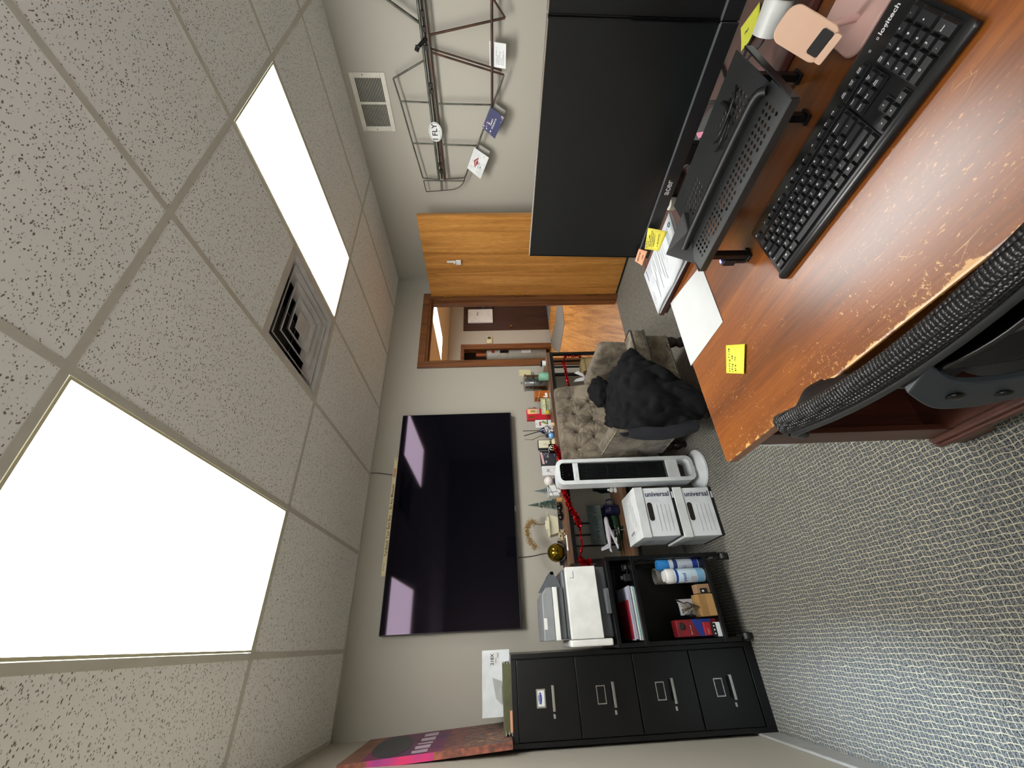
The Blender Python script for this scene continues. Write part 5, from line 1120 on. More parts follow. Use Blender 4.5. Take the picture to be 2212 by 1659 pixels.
m.prism(pts, (.018, 0, 0)).box(.458, 1.0, 1.068, 1.085, 0, .0638).build('plinth', MAHOX, D)
MB().box(.47, .97, -.95, -.90, 0, .6545).build('end_leg', MAHOX, D)
# ---------------- back desk ----------------
LZ0 = .762
K = thing('side_credenza', (1.33, .1, 0), 'dark mahogany credenza joined behind the scratched desk, carrying the monitors', 'desk')
MB().box(1.037, 1.66, -.99, 1.165, LZ0-.020, LZ0).box(1.043, 1.655, -.98, 1.159, LZ0-.034, LZ0-.0205).build('top', MAHOG, K, bev=.004)
MB().box(1.062, 1.64, -.96, 1.142, .08, LZ0-.0345).build('cabinet', MAHOX, K, bev=.003); MB().box(1.08, 1.62, -.94, 1.12, 0, .0795).build('plinth', MAHOX, K)
for y0 in (-.45, .15, .70): MB().box(1.0565, 1.0618, y0, y0+.42, .12, .70).build('door_panel', MAHOX, K, bev=.003)
# ---------------- papers on desk ----------------
z1 = DZ + .0008
tag(MB().prism([(1.029,1.089,0.746), (0.747,0.870,0.746), (0.752,1.097,0.746), (0.977,0.863,0.746)][:0] or [(1.029,1.089,0.746), (0.752,1.097,0.746), (0.747,0.870,0.746), (0.973,0.859,0.746)], (0, 0, .0012)).build('paper_sheet', M('bond_paper', 'bcc0bf', .75, h2='b8bcbb')), 'blank white sheet of paper at the back edge of the scratched desk', 'paper')
def note(name, q, m, lab, lines, grp=None, up=None, curl=0):
    q = [Vector(p) for p in q]; t = thing(name, q[0], lab, 'note', grp)
    ex = q[1]-q[0]; ey = q[3]-q[0]; n = ex.cross(ey).normalized(); n = n if (n.z > 0 if up is None else n.dot(up) > 0) else -n
    f = MB().grid(lambda u, v: q[0].lerp(q[1], u).lerp(q[3].lerp(q[2], u), v) + n*curl*(v*v), 6, 6).build('sheet', m, t, smooth=180, solid=.0004)
    g = MB(); ux = ex.normalized(); uy = -ey.normalized(); L, Hh = ex.length, ey.length
    for a, b_, w_, h_, sd in lines: scrib(g, q[0]+ex*a+ey*b_+n*(.0006+curl*b_*b_), ux, uy, w_*L, h_*Hh, 0, sd)
    g.build('handwriting', INK, t); return t
# q0 = text start corner, q1 = along reading, q3 = below
note('sticky_note', [(0.617,0.941,0.746), (0.683,0.897,0.746), (0.629,0.822,0.746), (0.567,0.870,0.746)], YEL, 'bright yellow sticky note with handwriting lying alone on the desk', [(.06, .25, .42, .11, 1), (.55, .22, .38, .11, 2), (.05, .42, .30, .11, 3), (.50, .40, .18, .1, 4), (.08, .58, .28, .11, 5), (.45, .56, .2, .1, 6)], curl=.004)
# ---------------- letter stack ----------------
zz = LZ0 + .0006
t = thing('letter_stack', (1.15, 1.0, LZ0), 'stack of printed letters lying on the mahogany credenza below the monitor', 'paper')
for k in range(4):
    dx, dy = (0, 0) if k == 3 else (rnd.uniform(-.004, .004), rnd.uniform(-.006, .003)); zk = zz+k*.0022
    q = [Vector(p)+Vector((dx, dy, k*.0022)) for p in ((1.266,1.166,0.763), (1.262,0.873,0.763), (1.030,0.895,0.763), (1.038,1.155,0.763))]
    MB().grid(lambda u, v: q[0].lerp(q[1], u).lerp(q[3].lerp(q[2], u), v) + Vector((0, 0, .006*v*abs(math.sin(u*5))*(k > 1))), 10, 6).build('sheet', M('letter_paper', 'bdc1c4', .75, h2='b7bbbf'), t, smooth=180, solid=.0006)
g = MB(); ux = (q[0]-q[1]).normalized(); ey = q[3]-q[0]
P = lambda u, v: q[0].lerp(q[1], u).lerp(q[3].lerp(q[2], u), v)+Vector((0, 0, .0012+.006*v*abs(math.sin(u*5))))
def bar(u0, u1, v, w_=.012): g.quad(P(u0, v), P(u1, v), P(u1, v+w_), P(u0, v+w_))
g.mat(1)
for u in (.14, .18, .22): 
    for v0, v1 in ((.06, .3), (.36, .5)): g.quad(P(u, v0), P(u+.006, v0), P(u+.006, v1), P(u, v1))
for u in (.30, .34, .40, .44, .50, .55, .6, .65): 
    v1 = rnd.uniform(.4, .9); g.quad(P(u, .08), P(u+.006, .08), P(u+.006, v1), P(u, v1))
for u, v0, v1 in ((.07, .55, .85), (.11, .6, .8), (.26, .5, .92), (.27, .5, .92)): g.quad(P(u, v0), P(u+.006, v0), P(u+.006, v1), P(u, v1))
g.mat(2); g.quad(P(.08, .04), P(.095, .04), P(.095, .30), P(.08, .30))
g.mat(0); c0 = P(.93, .16)
g.tube([c0+Vector((.008*math.cos(a), .008*math.sin(a), .0005)) for a in [2*PI*i/14 for i in range(14)]], .0018, 4, True)
for u in (.86, .83, .80): g.quad(P(u, .12), P(u+.006, .12), P(u+.006, .5), P(u, .5))
g.build('print', [M('teal_ink', '3a6a78', .6), INKG, INKB], t)
# ---------------- keyboard ----------------
KO = Vector((.662, .628, DZ)); ku = Vector((.012, -1, 0)).normalized(); kv = Vector((1, .012, 0)).normalized()
KB_ = thing('keyboard', tuple(KO+ku*.22+kv*.08), 'full-size black keyboard on the scratched desk', 'keyboard')
sl = .022/.158
def kp(u, v, h=0): return KO + ku*u + kv*v + Vector((0, 0, .0075 + .016*min(1, max(0, v/.16)) + h))
KBK = M('keyboard_black', '1a1b1c', .3, h2='161718'); KCP = M('keycap_black', '15161a', .5, h2='121316'); LEG = M('key_legend', 'd9dadc', .6)
m = MB()
# profile in (v, z): rounded front lip, sloping deck, back
prof = [(-.002, .001), (-.006, .006), (-.004, .012), (.003, .0155), (.0105, .0150), (.0125, .0085), (.158, .0215), (.165, .018), (.165, .002)]
n = len(prof); W_ = .449
for u in (0, .006, W_-.006, W_):
    k_ = .004 if u in (0, W_) else 0
    for v, z in prof: m.v.append(KO + ku*u + kv*(min(max(v, -.006+k_*1.5), .165-k_)) + Vector((0, 0, max(.001, z-k_*.7))))
for s_ in range(3):
    for i in range(n-1): m.f.append([s_*n+i, s_*n+i+1, (s_+1)*n+i+1, (s_+1)*n+i]); m.m.append(0)
    m.f.append([s_*n+n-1, s_*n, (s_+1)*n, (s_+1)*n+n-1]); m.m.append(0)
m.f += [list(range(n)), list(range(3*n, 4*n))[::-1]]; m.m += [0, 0]
m.build('case', KBK, KB_, smooth=50)
m = MB()
def deck(u0, u1, v0, v1): m.add([kp(u0, v0, .0013), kp(u1, v0, .0013), kp(u1, v1, .0013), kp(u0, v1, .0013)], [(0, 1, 2, 3)])
for a in ((.0115, .298, .014, .1115), (.0115, .298, .119, .134), (.303, .361, .0725, .1115), (.303, .361, .119, .134), (.3665, .4435, .014, .1115), (.321, .343, .034, .053), (.303, .361, .014, .034)): deck(*a)
m.build('key_well', M('key_well', '08090a', .7), KB_, solid=.001)
m = MB(); glyphs(m, 'logitech', .0125, kp(.414, .1385, .0012), ku, kv + Vector((0, 0, .1)), 0, True)
for u in (.373, .390, .407): m.tube([kp(u+dx, .1375+dy, .0014) for dx, dy in ((-.0013, -.0018), (.0013, -.0018), (.0013, .0018), (-.0013, .0018))], .00035, 4, True); m.box(0, 0, 0, 0, 0, 0)
m.build('brand_lettering', LEG, KB_)
U = .01895; keys = []
def row(v, u0, specs, d=.0172):
    u = u0
    for lab, w_ in specs:
        if lab is not None: keys.append((u, v, w_*U, d, lab))
        u += w_*U
u0 = .0125; dv = .0192; V = [.0145 + dv*k for k in range(5)]
row(V[4], u0, [(c_, 1) for c_ in '`1234567890-='] + [('Backspace', 2)])
row(V[3], u0, [('Tab', 1.5)] + [(c_, 1) for c_ in 'QWERTYUIOP[]'] + [('\\', 1.5)])
row(V[2], u0, [('Caps\nLock', 1.75)] + [(c_, 1) for c_ in "ASDFGHJKL;'"] + [('Enter', 2.25)])
row(V[1], u0, [('Shift', 2.25)] + [(c_, 1) for c_ in 'ZXCVBNM,./'] + [('Shift', 2.75)])
row(V[0], u0, [('Ctrl', 1.25), ('#', 1.25), ('Alt', 1.25), ('', 6.25), ('Alt', 1.25), ('#', 1.25), ('=', 1.25), ('Ctrl', 1.25)])
row(.1195, u0, [('Esc', 1), (None, 1), ('F1', 1), ('F2', 1), ('F3', 1), ('F4', 1), (None, .5), ('F5', 1), ('F6', 1), ('F7', 1), ('F8', 1), (None, .5), ('F9', 1), ('F10', 1), ('F11', 1), ('F12', 1)], .0135)
row(.1195, .3035, [('Print\nScreen', 1), ('Scroll\nLock', 1), ('Pause\nBreak', 1)], .0135)
row(V[4], .3035, [('Insert', 1), ('Home', 1), ('Page\nUp', 1)]); row(V[3], .3035, [('Delete', 1), ('End', 1), ('Page\nDown', 1)])
row(V[1], .3035, [(None, 1), ('^', 1)]); row(V[0], .3035, [('<', 1), ('v', 1), ('>', 1)])
row(V[4], .367, [('Num\nLock', 1), ('/', 1), ('*', 1), ('-', 1)]); row(V[3], .367, [('7', 1), ('8', 1), ('9', 1)]); row(V[2], .367, [('4', 1), ('5', 1), ('6', 1)]); row(V[1], .367, [('1', 1), ('2', 1), ('3', 1)]); row(V[0], .367, [('0', 2), ('.', 1)])
keys.append((.367+3*U, V[2], U, dv+.0172, '+')); keys.append((.367+3*U, V[0], U, dv+.0172, 'Enter'))
def keymesh(mb, u, v, w_, d, lab):
    g_ = .0007; h = .0078; t_ = .0022
    a = [kp(u+g_, v+g_, .001), kp(u+w_-g_, v+g_, .001), kp(u+w_-g_, v+d-g_, .001), kp(u+g_, v+d-g_, .001)]
    b_ = [kp(u+g_+t_, v+g_+t_*.6, h), kp(u+w_-g_-t_, v+g_+t_*.6, h), kp(u+w_-g_-t_, v+d-g_-t_*1.1, h), kp(u+g_+t_, v+d-g_-t_*1.1, h)]
    mb.mi = 0; mb.add(a+b_, [(4, 5, 6, 7), (0, 1, 5, 4), (1, 2, 6, 5), (2, 3, 7, 6), (3, 0, 4, 7), (3, 2, 1, 0)])
    if not lab: return
    upv = (kp(0, .1)-kp(0, 0)).normalized(); c_ = kp(u+w_/2, v+d/2, h+.0003)
    if lab in '<>^v' and len(lab) == 1 and u > .30 and u < .365:
        r_ = .0016; a0 = {'<': PI, '>': 0, '^': PI/2, 'v': -PI/2}[lab]; mb.mi = 1
        mb.add([c_ + ku*(r_*math.cos(a0+q)) + upv*(r_*math.sin(a0+q)) for q in (0, 2.2, -2.2)], [(0, 1, 2)])
    elif lab == '#':
        mb.mi = 1
        for i in (-1, 1):
            for j in (-1, 1): o_ = c_+ku*(i*.0011)+upv*(j*.0011+.001); mb.quad(o_-ku*.0009-upv*.0009, o_+ku*.0009-upv*.0009, o_+ku*.0009+upv*.0009, o_-ku*.0009+upv*.0009)
    else:
        big = len(lab) == 1; L_ = max(len(x) for x in lab.split('\n'))
        s_ = .0062 if big else (.0042 if L_ < 4 else .0034)
        o_ = c_ + (ku*(-.002) + upv*.0012 if big and w_ < .02 else (ku*(-w_*.5+.0035+L_*.0009*1.0) + upv*.002 if not big else upv*.001))
        glyphs(mb, lab, s_, o_, ku, upv, 1, True)
keys.sort(key=lambda k_: (k_[0] > .43, 0)); 
for k_ in keys[:100]:
    mb = MB(); keymesh(mb, *k_); mb.build('key', [KCP, LEG], KB_)
mb = MB()
for k_ in keys[100:]: keymesh(mb, *k_)
if keys[100:]: mb.build('key', [KCP, LEG], KB_)['kind'] = 'stuff'
# ---------------- monitors ----------------
SCN = M('monitor_screen', '0b0e10', .33, spec=.45, h2='0a0c0e'); CHIN = M('bezel_black', '141619', .35)
def monitor(name, y0, y1, lab, badge, dx=0):
    zb, zt_ = .866, 1.275; xb, xt = 1.093+dx, 1.110+dx
    t = thing(name, (1.2, (y0+y1)/2, LZ0), lab, 'monitor', 'desk monitors')
    def P(y, z, d=0): f = (z-zb)/(zt_-zb); return Vector((xb+(xt-xb)*f+d, y, z))
    def slab_(y0, y1, z0, z1, d0, d1): 
        m = MB(); m.add([P(y0, z0, d0), P(y1, z0, d0), P(y1, z1, d0), P(y0, z1, d0), P(y0, z0, d1), P(y1, z0, d1), P(y1, z1, d1), P(y0, z1, d1)], [(0, 3, 2, 1), (4, 5, 6, 7), (0, 1, 5, 4), (2, 3, 7, 6), (0, 4, 7, 3), (1, 2, 6, 5)]); return m
    slab_(y0, y1, zb, zt_, .004, .028).build('housing', BLACKP, t, bev=.002)
    slab_(y0+.002, y1-.002, .906, zt_-.002, .0025, .0039).build('screen', SCN, t)
    slab_(y0, y1, zb, .9035, -.0025, .0039).build('lower_bezel', CHIN, t, bev=.001)
    slab_(y0, y1, .9036, .9060, -.004, .0039).build('bezel_lit_edge', M('bezel_lit_edge', '5a5e62', .4), t)  # chin lip; its reflected light line is put into the paler grey
    slab_(y1-.0015, y1, .906, zt_, .001, .0039).build('side_bezel', BLACKG, t); slab_(y0, y0+.003, .906, zt_, -.001, .0039).build('side_bezel', BLACKG, t)
    slab_(y0, y1, zt_-.0015, zt_+.0005, .001, .010).build('top_edge', M('top_edge_silver', '8e8378', .4), t)
    yc = (y0+y1)/2
    slab_(yc-.11, yc+.11, .95, 1.15, .028, .055).build('rear_shell', BLACKP, t, bev=.01)
    MB().box(1.160+dx, 1.185+dx, yc-.03, yc+.03, LZ0+.012, 1.08).build('stand_neck', BLACKP, t, bev=.004)
    m = MB(); m.lathe([(.001, 0), (.115, 0), (.118, .004), (.112, .010), (.001, .0115)], (1.185+dx, yc, LZ0), 36, Matrix.Diagonal((.85, 1.15, 1)).to_4x4()); m.build('stand_base', M('stand_grey', '34373a', .4), t, smooth=40)
    if badge:
        g = MB(); c_ = P(.675, .888, -.0032); glyphs(g, 'acer', .026, c_, -LY, LZ, 0, True); g.build('brand_lettering', M('badge_silver', 'a9acae', .4), t)
    return t
monitor('monitor', .302, .932, 'large black monitor left of the other, with yellow and orange notes stuck on its corner', True)
monitor('monitor', -.335, .3005, 'second black monitor at the very right edge, only its left side showing', False, .004)
def onm(y, z): f = (z-.866)/.409; return (1.093+.017*f-.006, y, z)
note('sticky_note', [(1.083,0.886,0.894), (1.085,0.805,0.908), (1.060,0.798,0.853), (1.060,0.873,0.855)], YEL2, 'yellow handwritten sticky note hanging from the lower left corner of the monitor', [(.05, .12, .5, .09, 11), (.1, .24, .6, .09, 12), (.15, .36, .75, .09, 13), (.12, .48, .7, .09, 14), (.18, .60, .6, .09, 15), (.2, .86, .6, .1, 16)], 'notes stuck on the monitor', Vector((-1, 0, .3)), .004)
note('sticky_note', [(1.086,0.938,0.912), (1.086,0.887,0.913), (1.075,0.887,0.886), (1.075,0.948,0.886)], ORG, 'small orange sticky note at the bottom left tip of the monitor', [(.1, .4, .75, .24, 21), (.45, .8, .4, .16, 22)], 'notes stuck on the monitor', Vector((-1, 0, .3)), .002)
# ---------------- perforated laptop stand ----------------
RS = thing('laptop_stand', (.90, .51, DZ), 'black perforated metal laptop stand bridging the desk behind the keyboard', 'laptop stand')
PM_ = M('powder_black', '3a3c3c', .33, .55, h2='343636')
RX0, RX1, RY0, RY1, RZ = .790, 1.022, .322, .716, .872
def plate(mb, x0, x1, y0, y1, z0, z1, nx, ny, skip, r=.0040):
    """sheet sloping from z0 at x0 to z1 at x1 with real round holes"""
    def P(x, y, o=0): return Vector((x, y, z0+(z1-z0)*(x-x0)/(x1-x0)+o))
    cw, ch = (x1-x0)/nx, (y1-y0)/ny
    for i in range(nx):
        for j in range(ny):
            a, b_ = x0+i*cw, y0+j*ch
            if skip(i, j):
                mb.add([P(a, b_), P(a+cw, b_), P(a+cw, b_+ch), P(a, b_+ch)], [(0, 1, 2, 3)]); continue
            cx_, cy_ = a+cw/2, b_+ch/2; sq = []; ci = []
            for k in range(16):
                t_ = 2*PI*k/16; c_, s_ = math.cos(t_), math.sin(t_); q = 1/max(abs(c_), abs(s_))
                sq.append(P(cx_+c_*q*cw/2, cy_+s_*q*ch/2)); ci.append(P(cx_+c_*r, cy_+s_*r))
            mb.add(sq+ci, [(k, (k+1) % 16, 16+(k+1) % 16, 16+k) for k in range(16)])
m = MB(); plate(m, RX0, .868, RY0, RY1, RZ-.006, RZ, 6, 30, lambda i, j: j < 2 or j > 27 or (i in (0, 5)) or (j % 5 == 3 and i < 2) )
plate(m, .868, RX1, RY0+.005, RY1-.03, RZ+.0002, RZ+.012, 10, 28, lambda i, j: i in (0, 9) or j < 3 or j > 24 or (i > 2 and 9 < j < 19) or (i > 6))
m.build('top_plate', PM_, RS, solid=.0022)
MB().box(RX0-.003, RX0, RY0, RY1, RZ-.020, RZ-.004).box(RX0, RX1, RY0-.003, RY0, RZ-.018, RZ-.002).box(RX0, .87, RY1, RY1+.003, RZ-.018, RZ-.002).build('folded_edge', PM_, RS)
lp = catmull([(.862, .338, RZ+.004), (.872, .350, RZ+.013), (.877, .40, RZ+.014), (.880, .52, RZ+.014), (.878, .66, RZ+.014), (.875, .715, RZ+.013)], 5)
MB().tube(lp, .0085, 10).build('rubber_ridge', M('rubber_black', '0f1011', .5), RS, smooth=50)
A_, B_, C_, D_ = (0.921,0.774,0.905), (0.944,0.652,0.895), (0.903,0.682,0.880), (0.814,0.718,0.866)
dn = Vector((0, 0, -.034)); vs = [Vector(p) for p in (A_, B_, C_, D_)]
MB().add(vs+[v+dn for v in vs], [(0, 1, 2), (0, 2, 3), (4, 6, 5), (4, 7, 6), (0, 4, 5, 1), (1, 5, 6, 2), (2, 6, 7, 3), (3, 7, 4, 0)]).build('side_bracket', M('bracket_black', '1f2020', .5), RS, bev=.003)
for (x, y) in ((.812, .685), (.892, .397), (.985, .685), (.985, .36)):
    zb = DZ if x < 1.0 else LZ0
    MB().box(x-.010, x+.010, y-.007, y+.007, zb+.008, RZ-.004).box(x-.016, x+.016, y-.010, y+.010, zb+.0, zb+.0078).build('leg', BLACKM, RS, bev=.0015)
MB().box(.80, 1.0, .681, .689, RZ-.03, RZ-.018).box(.87, 1.0, .352, .36, RZ-.03, RZ-.018).build('cross_rail', BLACKM, RS)
t = thing('usb_hub', (.82, .705, DZ), 'small black hub with a glowing blue light at the left leg of the laptop stand', 'hub')
MB().box(.80, .835, .694, .712, DZ+.03, DZ+.062).box(.805, .83, .698, .708, DZ, DZ+.03).build('case', BLACKP, t, bev=.002)
BL = M('led_blue', '2a2cff', .4); BL.node_tree.nodes['Principled BSDF'].inputs['Emission Color'].default_value = (.05, .05, 1, 1); BL.node_tree.nodes['Principled BSDF'].inputs['Emission Strength'].default_value = 14
c = Vector((0.815,0.709,0.805)); MB().sph(c, .0045, 12, (1.6, 1, .8)).build('led', BL, t, smooth=60); MB().cyl((c.x, .705, c.z), (c.x, c.y-.003, c.z), .003, n=8).build('led_stem', BLACKP, t); MB().box(.808, .812, .712, .7145, DZ+.05, DZ+.054).build('port', CHROME, t)
# ---------------- phone stand, mouse mat, bits ----------------
PK = M('blush_plastic', 'c8a68e', .55, h2='c4a189'); PK2 = M('blush_pad', 'c9a49a', .5, h2='c19b92')
t = thing('phone_stand', (.84, .25, DZ), 'blush pink phone stand on the desk behind the number pad', 'phone stand')
pc = [Vector(p) for p in ((0.800,0.275,0.849), (0.850,0.259,0.925), (0.850,0.209,0.911), (0.800,0.224,0.833))]
o_ = (pc[0]+pc[1]+pc[2]+pc[3])/4; ux = ((pc[3]-pc[0])+(pc[2]-pc[1])).normalized(); uy = ((pc[1]-pc[0])+(pc[2]-pc[3])); uy = (uy-ux*uy.dot(ux)).normalized(); nn = ux.cross(uy).normalized(); nn = nn if nn.x < 0 else -nn
w2 = ((pc[3]-pc[0]).length+(pc[2]-pc[1]).length)/2; h2 = ((pc[1]-pc[0]).length+(pc[2]-pc[3]).length)/2
MB().rrect(o_, ux, uy, w2, h2, .018, -nn*.005, 8).build('back_plate', PK, t, bev=.0015, smooth=40)
MB().rrect(o_-uy*h2*.30+nn*.0006, ux, uy, w2*.66, h2*.22, .004, nn*.0006).build('slot', M('slot_black', '0c0a09', .6), t)
lb = o_-uy*h2*.46
MB().rrect(lb+nn*.009, ux, nn, w2*.78, .016, .004, uy*.005).rrect(lb+nn*.017, ux, uy, w2*.78, .012, .003, nn*.003).build('phone_ledge', PK, t, bev=.001)
MB().rrect((.915, .232, DZ), LX, LY, .135, .115, .03, (0, 0, .009), 8).build('base', PK2, t, bev=.003, smooth=40)
MB().cyl((.90, .24, DZ+.009), o_-nn*.006, .006).build('stem', PK2, t, smooth=40)
t = thing('tumbler', (1.20, .31, LZ0), 'white tumbler with black lid lying on the mahogany credenza', 'tumbler')
ta, tb = Vector((1.091,0.259,0.800)), Vector((1.090,0.322,0.800)); dd = (ta-tb).normalized()
MB().cyl(tb, ta, .025, .029, 28).build('body', M('tumbler_white', 'cdcfca', .4), t, smooth=40); MB().cyl(ta+dd*.0005, ta+dd*.018, .032, .031, 28).build('lid', BLACKP, t, smooth=40)
note('sticky_note', [(1.277,0.364,0.764), (1.232,0.303,0.766), (1.179,0.340,0.766), (1.221,0.394,0.764)], YEL, 'bright yellow sticky note lying beside the white tumbler on the credenza', [(.2, .5, .3, .1, 31)], curl=.004)
note('sticky_note', [(1.092,0.371,0.746), (1.116,0.356,0.746), (1.064,0.348,0.746), (1.075,0.361,0.746)], M('olive_sticky', 'a6ad4c', .7), 'small olive green note half hidden beneath the pink phone stand', [])
tag(MB().prism([(1.285,0.617,0.772), (1.233,0.588,0.772), (1.205,0.598,0.772), (1.226,0.619,0.772)], (0, 0, .0006)).build('sticky_tab', PINKN), 'tiny pink sticky tab behind the laptop stand', 'note')
t = thing('correction_tape', (1.234,0.821,0.775), 'little white round dispenser with dark lid left of the laptop stand, behind the letters', 'dispenser')
c = Vector((1.259,0.837,0.762)); lath('body', [(.020, 0), (.021, .003), (.021, .022), (.018, .024)], c, M('warm_white', 'd9d6c8', .4), t); lath('lid', [(.016, .0245), (.016, .032), (.001, .034)], c+Vector((.006, .0, 0)), BLACKP, t)
t = thing('computer_mouse', (1.396,0.988,0.763), 'black mouse on the credenza below the corner of the left monitor', 'mouse')
c = Vector((1.387,0.986,0.762)); MB().lathe([(.001, 0), (.030, 0), (.032, .01), (.026, .026), (.012, .034), (.001, .036)], c, 24, Matrix.Diagonal((.9, 1.6, 1)).to_4x4()).build('shell', BLACKP, t, smooth=50)
MB().cyl(c+Vector((-.003, -.022, .033)), c+Vector((.003, -.022, .033)), .006, n=12).build('wheel', GREYP, t)
def cable(pts, r, lab): return tag(MB().tube(catmull(pts, 7), r, 8).build('cable', BLACKP, smooth=60), lab, 'cable')
cable([(1.127,0.289,0.800), (1.135,0.335,0.800), (1.121,0.371,0.810), (1.086,0.402,0.830), (1.009,0.413,0.860), (0.935,0.425,0.885), (0.928,0.478,0.885), (1.063,0.578,0.820), (1.185,0.624,0.775)], .0032, 'black cable running across the yellow note and over the laptop stand')
cable([(1.123,0.288,0.785), (1.102,0.333,0.790), (1.107,0.360,0.800), (1.091,0.385,0.820), (0.949,0.376,0.888), (0.935,0.414,0.890), (0.945,0.472,0.888), (1.151,0.585,0.800), (1.230,0.607,0.780)], .0026, 'thinner second black cable following the first past the pink phone stand')
cable([(1.381,0.612,0.768), (1.264,0.536,0.800), (1.139,0.474,0.840), (1.017,0.423,0.875), (0.962,0.406,0.889), (0.940,0.407,0.890)], .0045, 'thick black cable arching from under the monitor to the laptop stand')
cable([(1.359,0.618,0.766), (1.251,0.564,0.767), (1.176,0.501,0.800), (1.166,0.558,0.790), (1.180,0.622,0.775)], .002, 'thin looping cable behind the laptop stand near the pink tab')
cable([(1.367,0.826,0.768), (1.298,0.752,0.780), (1.214,0.682,0.800), (1.120,0.613,0.820), (1.061,0.586,0.830)], .0035, 'short black cable from the monitor chin toward the stand')
cable([(1.327,0.446,0.767), (1.284,0.454,0.767), (1.233,0.462,0.768), (1.170,0.455,0.768)], .0035, 'short loose black wire end on the mahogany credenza')
t = thing('cable_plug', (1.257,0.669,0.763), 'white ended black plug lying on the credenza beneath the monitor', 'plug')
c = Vector((1.276,0.672,0.762)); MB().tube(catmull([(1.202,0.633,0.800), (1.185,0.628,0.790), (1.185,0.628,0.775)], 4), .004).build('strain_relief', BLACKP, t); c = Vector((1.157,0.613,0.790)); MB().box(c.x-.012, c.x+.012, c.y-.008, c.y+.008, LZ0+.001, LZ0+.012).box(c.x-.018, c.x-.0122, c.y-.006, c.y+.006, LZ0+.003, LZ0+.010).build('plug', WHITE, t)
t = thing('desk_tray', (1.353,0.826,0.763), 'black tray holding pens and clips behind the laptop stand', 'tray')
c = Vector((1.324,0.795,0.762)); MB().box(c.x-.05, c.x+.07, c.y-.06, c.y+.05, LZ0, LZ0+.004).box(c.x-.05, c.x-.047, c.y-.06, c.y+.05, LZ0+.004, LZ0+.03).box(c.x+.067, c.x+.07, c.y-.06, c.y+.05, LZ0+.004, LZ0+.03).box(c.x-.047, c.x+.067, c.y-.06, c.y-.057, LZ0+.004, LZ0+.03).box(c.x-.047, c.x+.067, c.y+.047, c.y+.05, LZ0+.004, LZ0+.03).build('tray', M('smoked_plastic', '26241f', .2), t)
for k in range(5):
    a = c+Vector((-.02+k*.016, -.02+.01*(k % 2), .008+k*.002)); tag(MB().cyl(a, a+Vector((.012, .05, .004)), .0035, n=8).build('paper_clip', [CHROME, BRASS, WHITE, BRASS, CHROME][k]), ['first', 'second', 'third', 'fourth', 'fifth'][k] + ' small clip from the camera side in the black desk tray', 'clip', 'clips in the desk tray')
g = MB(); rr = random.Random(4); c = Vector((0.995,0.396,0.747))
for k in range(16): p = c+Vector((rr.uniform(-.012, .012), rr.uniform(-.02, .02), rr.uniform(0, .015))); g.add([p, p+Vector((rr.uniform(-.01, .01), rr.uniform(-.01, .01), rr.uniform(0, .01))), p+Vector((rr.uniform(-.01, .01), rr.uniform(-.01, .01), rr.uniform(0, .01)))], [(0, 1, 2)])
tag(g.build('foil_scrap', CHROME, solid=.0003), 'crumpled scrap of silver foil at the right end of the laptop stand', 'foil')
# ---------------- hanging plastic bag ----------------
def bagf(u, v):
    a = 2*PI*u; z = .36+.30*v; r = .075*math.sin(PI*min(.98, v*.78+.12))**.6
    q = noise.noise(Vector((math.cos(a)*2, math.sin(a)*2, z*14)))*.016
    return Vector((.568+(r*1.0+q)*math.cos(a), 1.165+(r*.85+q)*math.sin(a), z))
t = thing('plastic_bag', (.568, 1.165, .36), 'white plastic bag hanging at the end panel of the scratched desk', 'bag')
MB().grid(bagf, 40, 20).build('bag', M('bag_white', 'd4dade', .4), t, smooth=180, solid=.001)
MB().tube(catmull([(.55, 1.14, .64), (.56, 1.11, .69), (.57, 1.083, .70), (.59, 1.11, .69), (.60, 1.14, .64)], 5), .004).build('handle', M('bag_white2', 'd4dade', .4), t, smooth=50); MB().box(.505, .53, 1.075+.085-.05, 1.112, .50, .505).build('print_mark', INK, t)
# ---------------- office chair ----------------
OC = thing('office_chair', (.40, .40, 0), 'black mesh-backed office chair pushed up to the scratched desk', 'office chair')
def xt(y): return .245 + .56*(y-.385)**2
def xs(y, z):       # front mesh surface
    f = (.925-z)/.36; b_ = .105*math.sin(min(1, f/1.0)*PI*.62)+.0
    e_ = abs(y-.39)/.255; q = xt(y)+.034+b_*(.55+.55*e_*e_)
    lim = .425 if z > .785 else (.425-.028*min(1, (.785-z)/.022)); return min(q, lim)
CY0, CY1 = .135, .645
def meshmat():
    m, t, b = nt('chair_mesh'); N = t.nodes.new; tc = N('ShaderNodeTexCoord'); w1 = N('ShaderNodeTexVoronoi'); w1.inputs['Scale'].default_value = 190; w1.inputs['Randomness'].default_value = .15
    mp = N('ShaderNodeMapping'); mp.inputs['Scale'].default_value = (.7, 1, 1.6); link(t, tc.outputs['Object'], mp.inputs[0]); link(t, mp.outputs[0], w1.inputs['Vector'])
    cr = N('ShaderNodeValToRGB'); cr.color_ramp.elements[0].position = .25; cr.color_ramp.elements[1].position = .6; cr.color_ramp.elements[0].color = lin('191a1d'); cr.color_ramp.elements[1].color = lin('050506'); link(t, w1.outputs['Distance'], cr.inputs[0]); link(t, cr.outputs[0], b.inputs['Base Color'])
    bu = N('ShaderNodeBump'); bu.invert = True; bu.inputs['Strength'].default_value = 1; bu.inputs['Distance'].default_value = .0035; link(t, w1.outputs['Distance'], bu.inputs['Height']); link(t, bu.outputs[0], b.inputs['Normal'])
    b.inputs['Roughness'].default_value = .33; b.inputs['Specular IOR Level'].default_value = .45; return m
CM = meshmat()
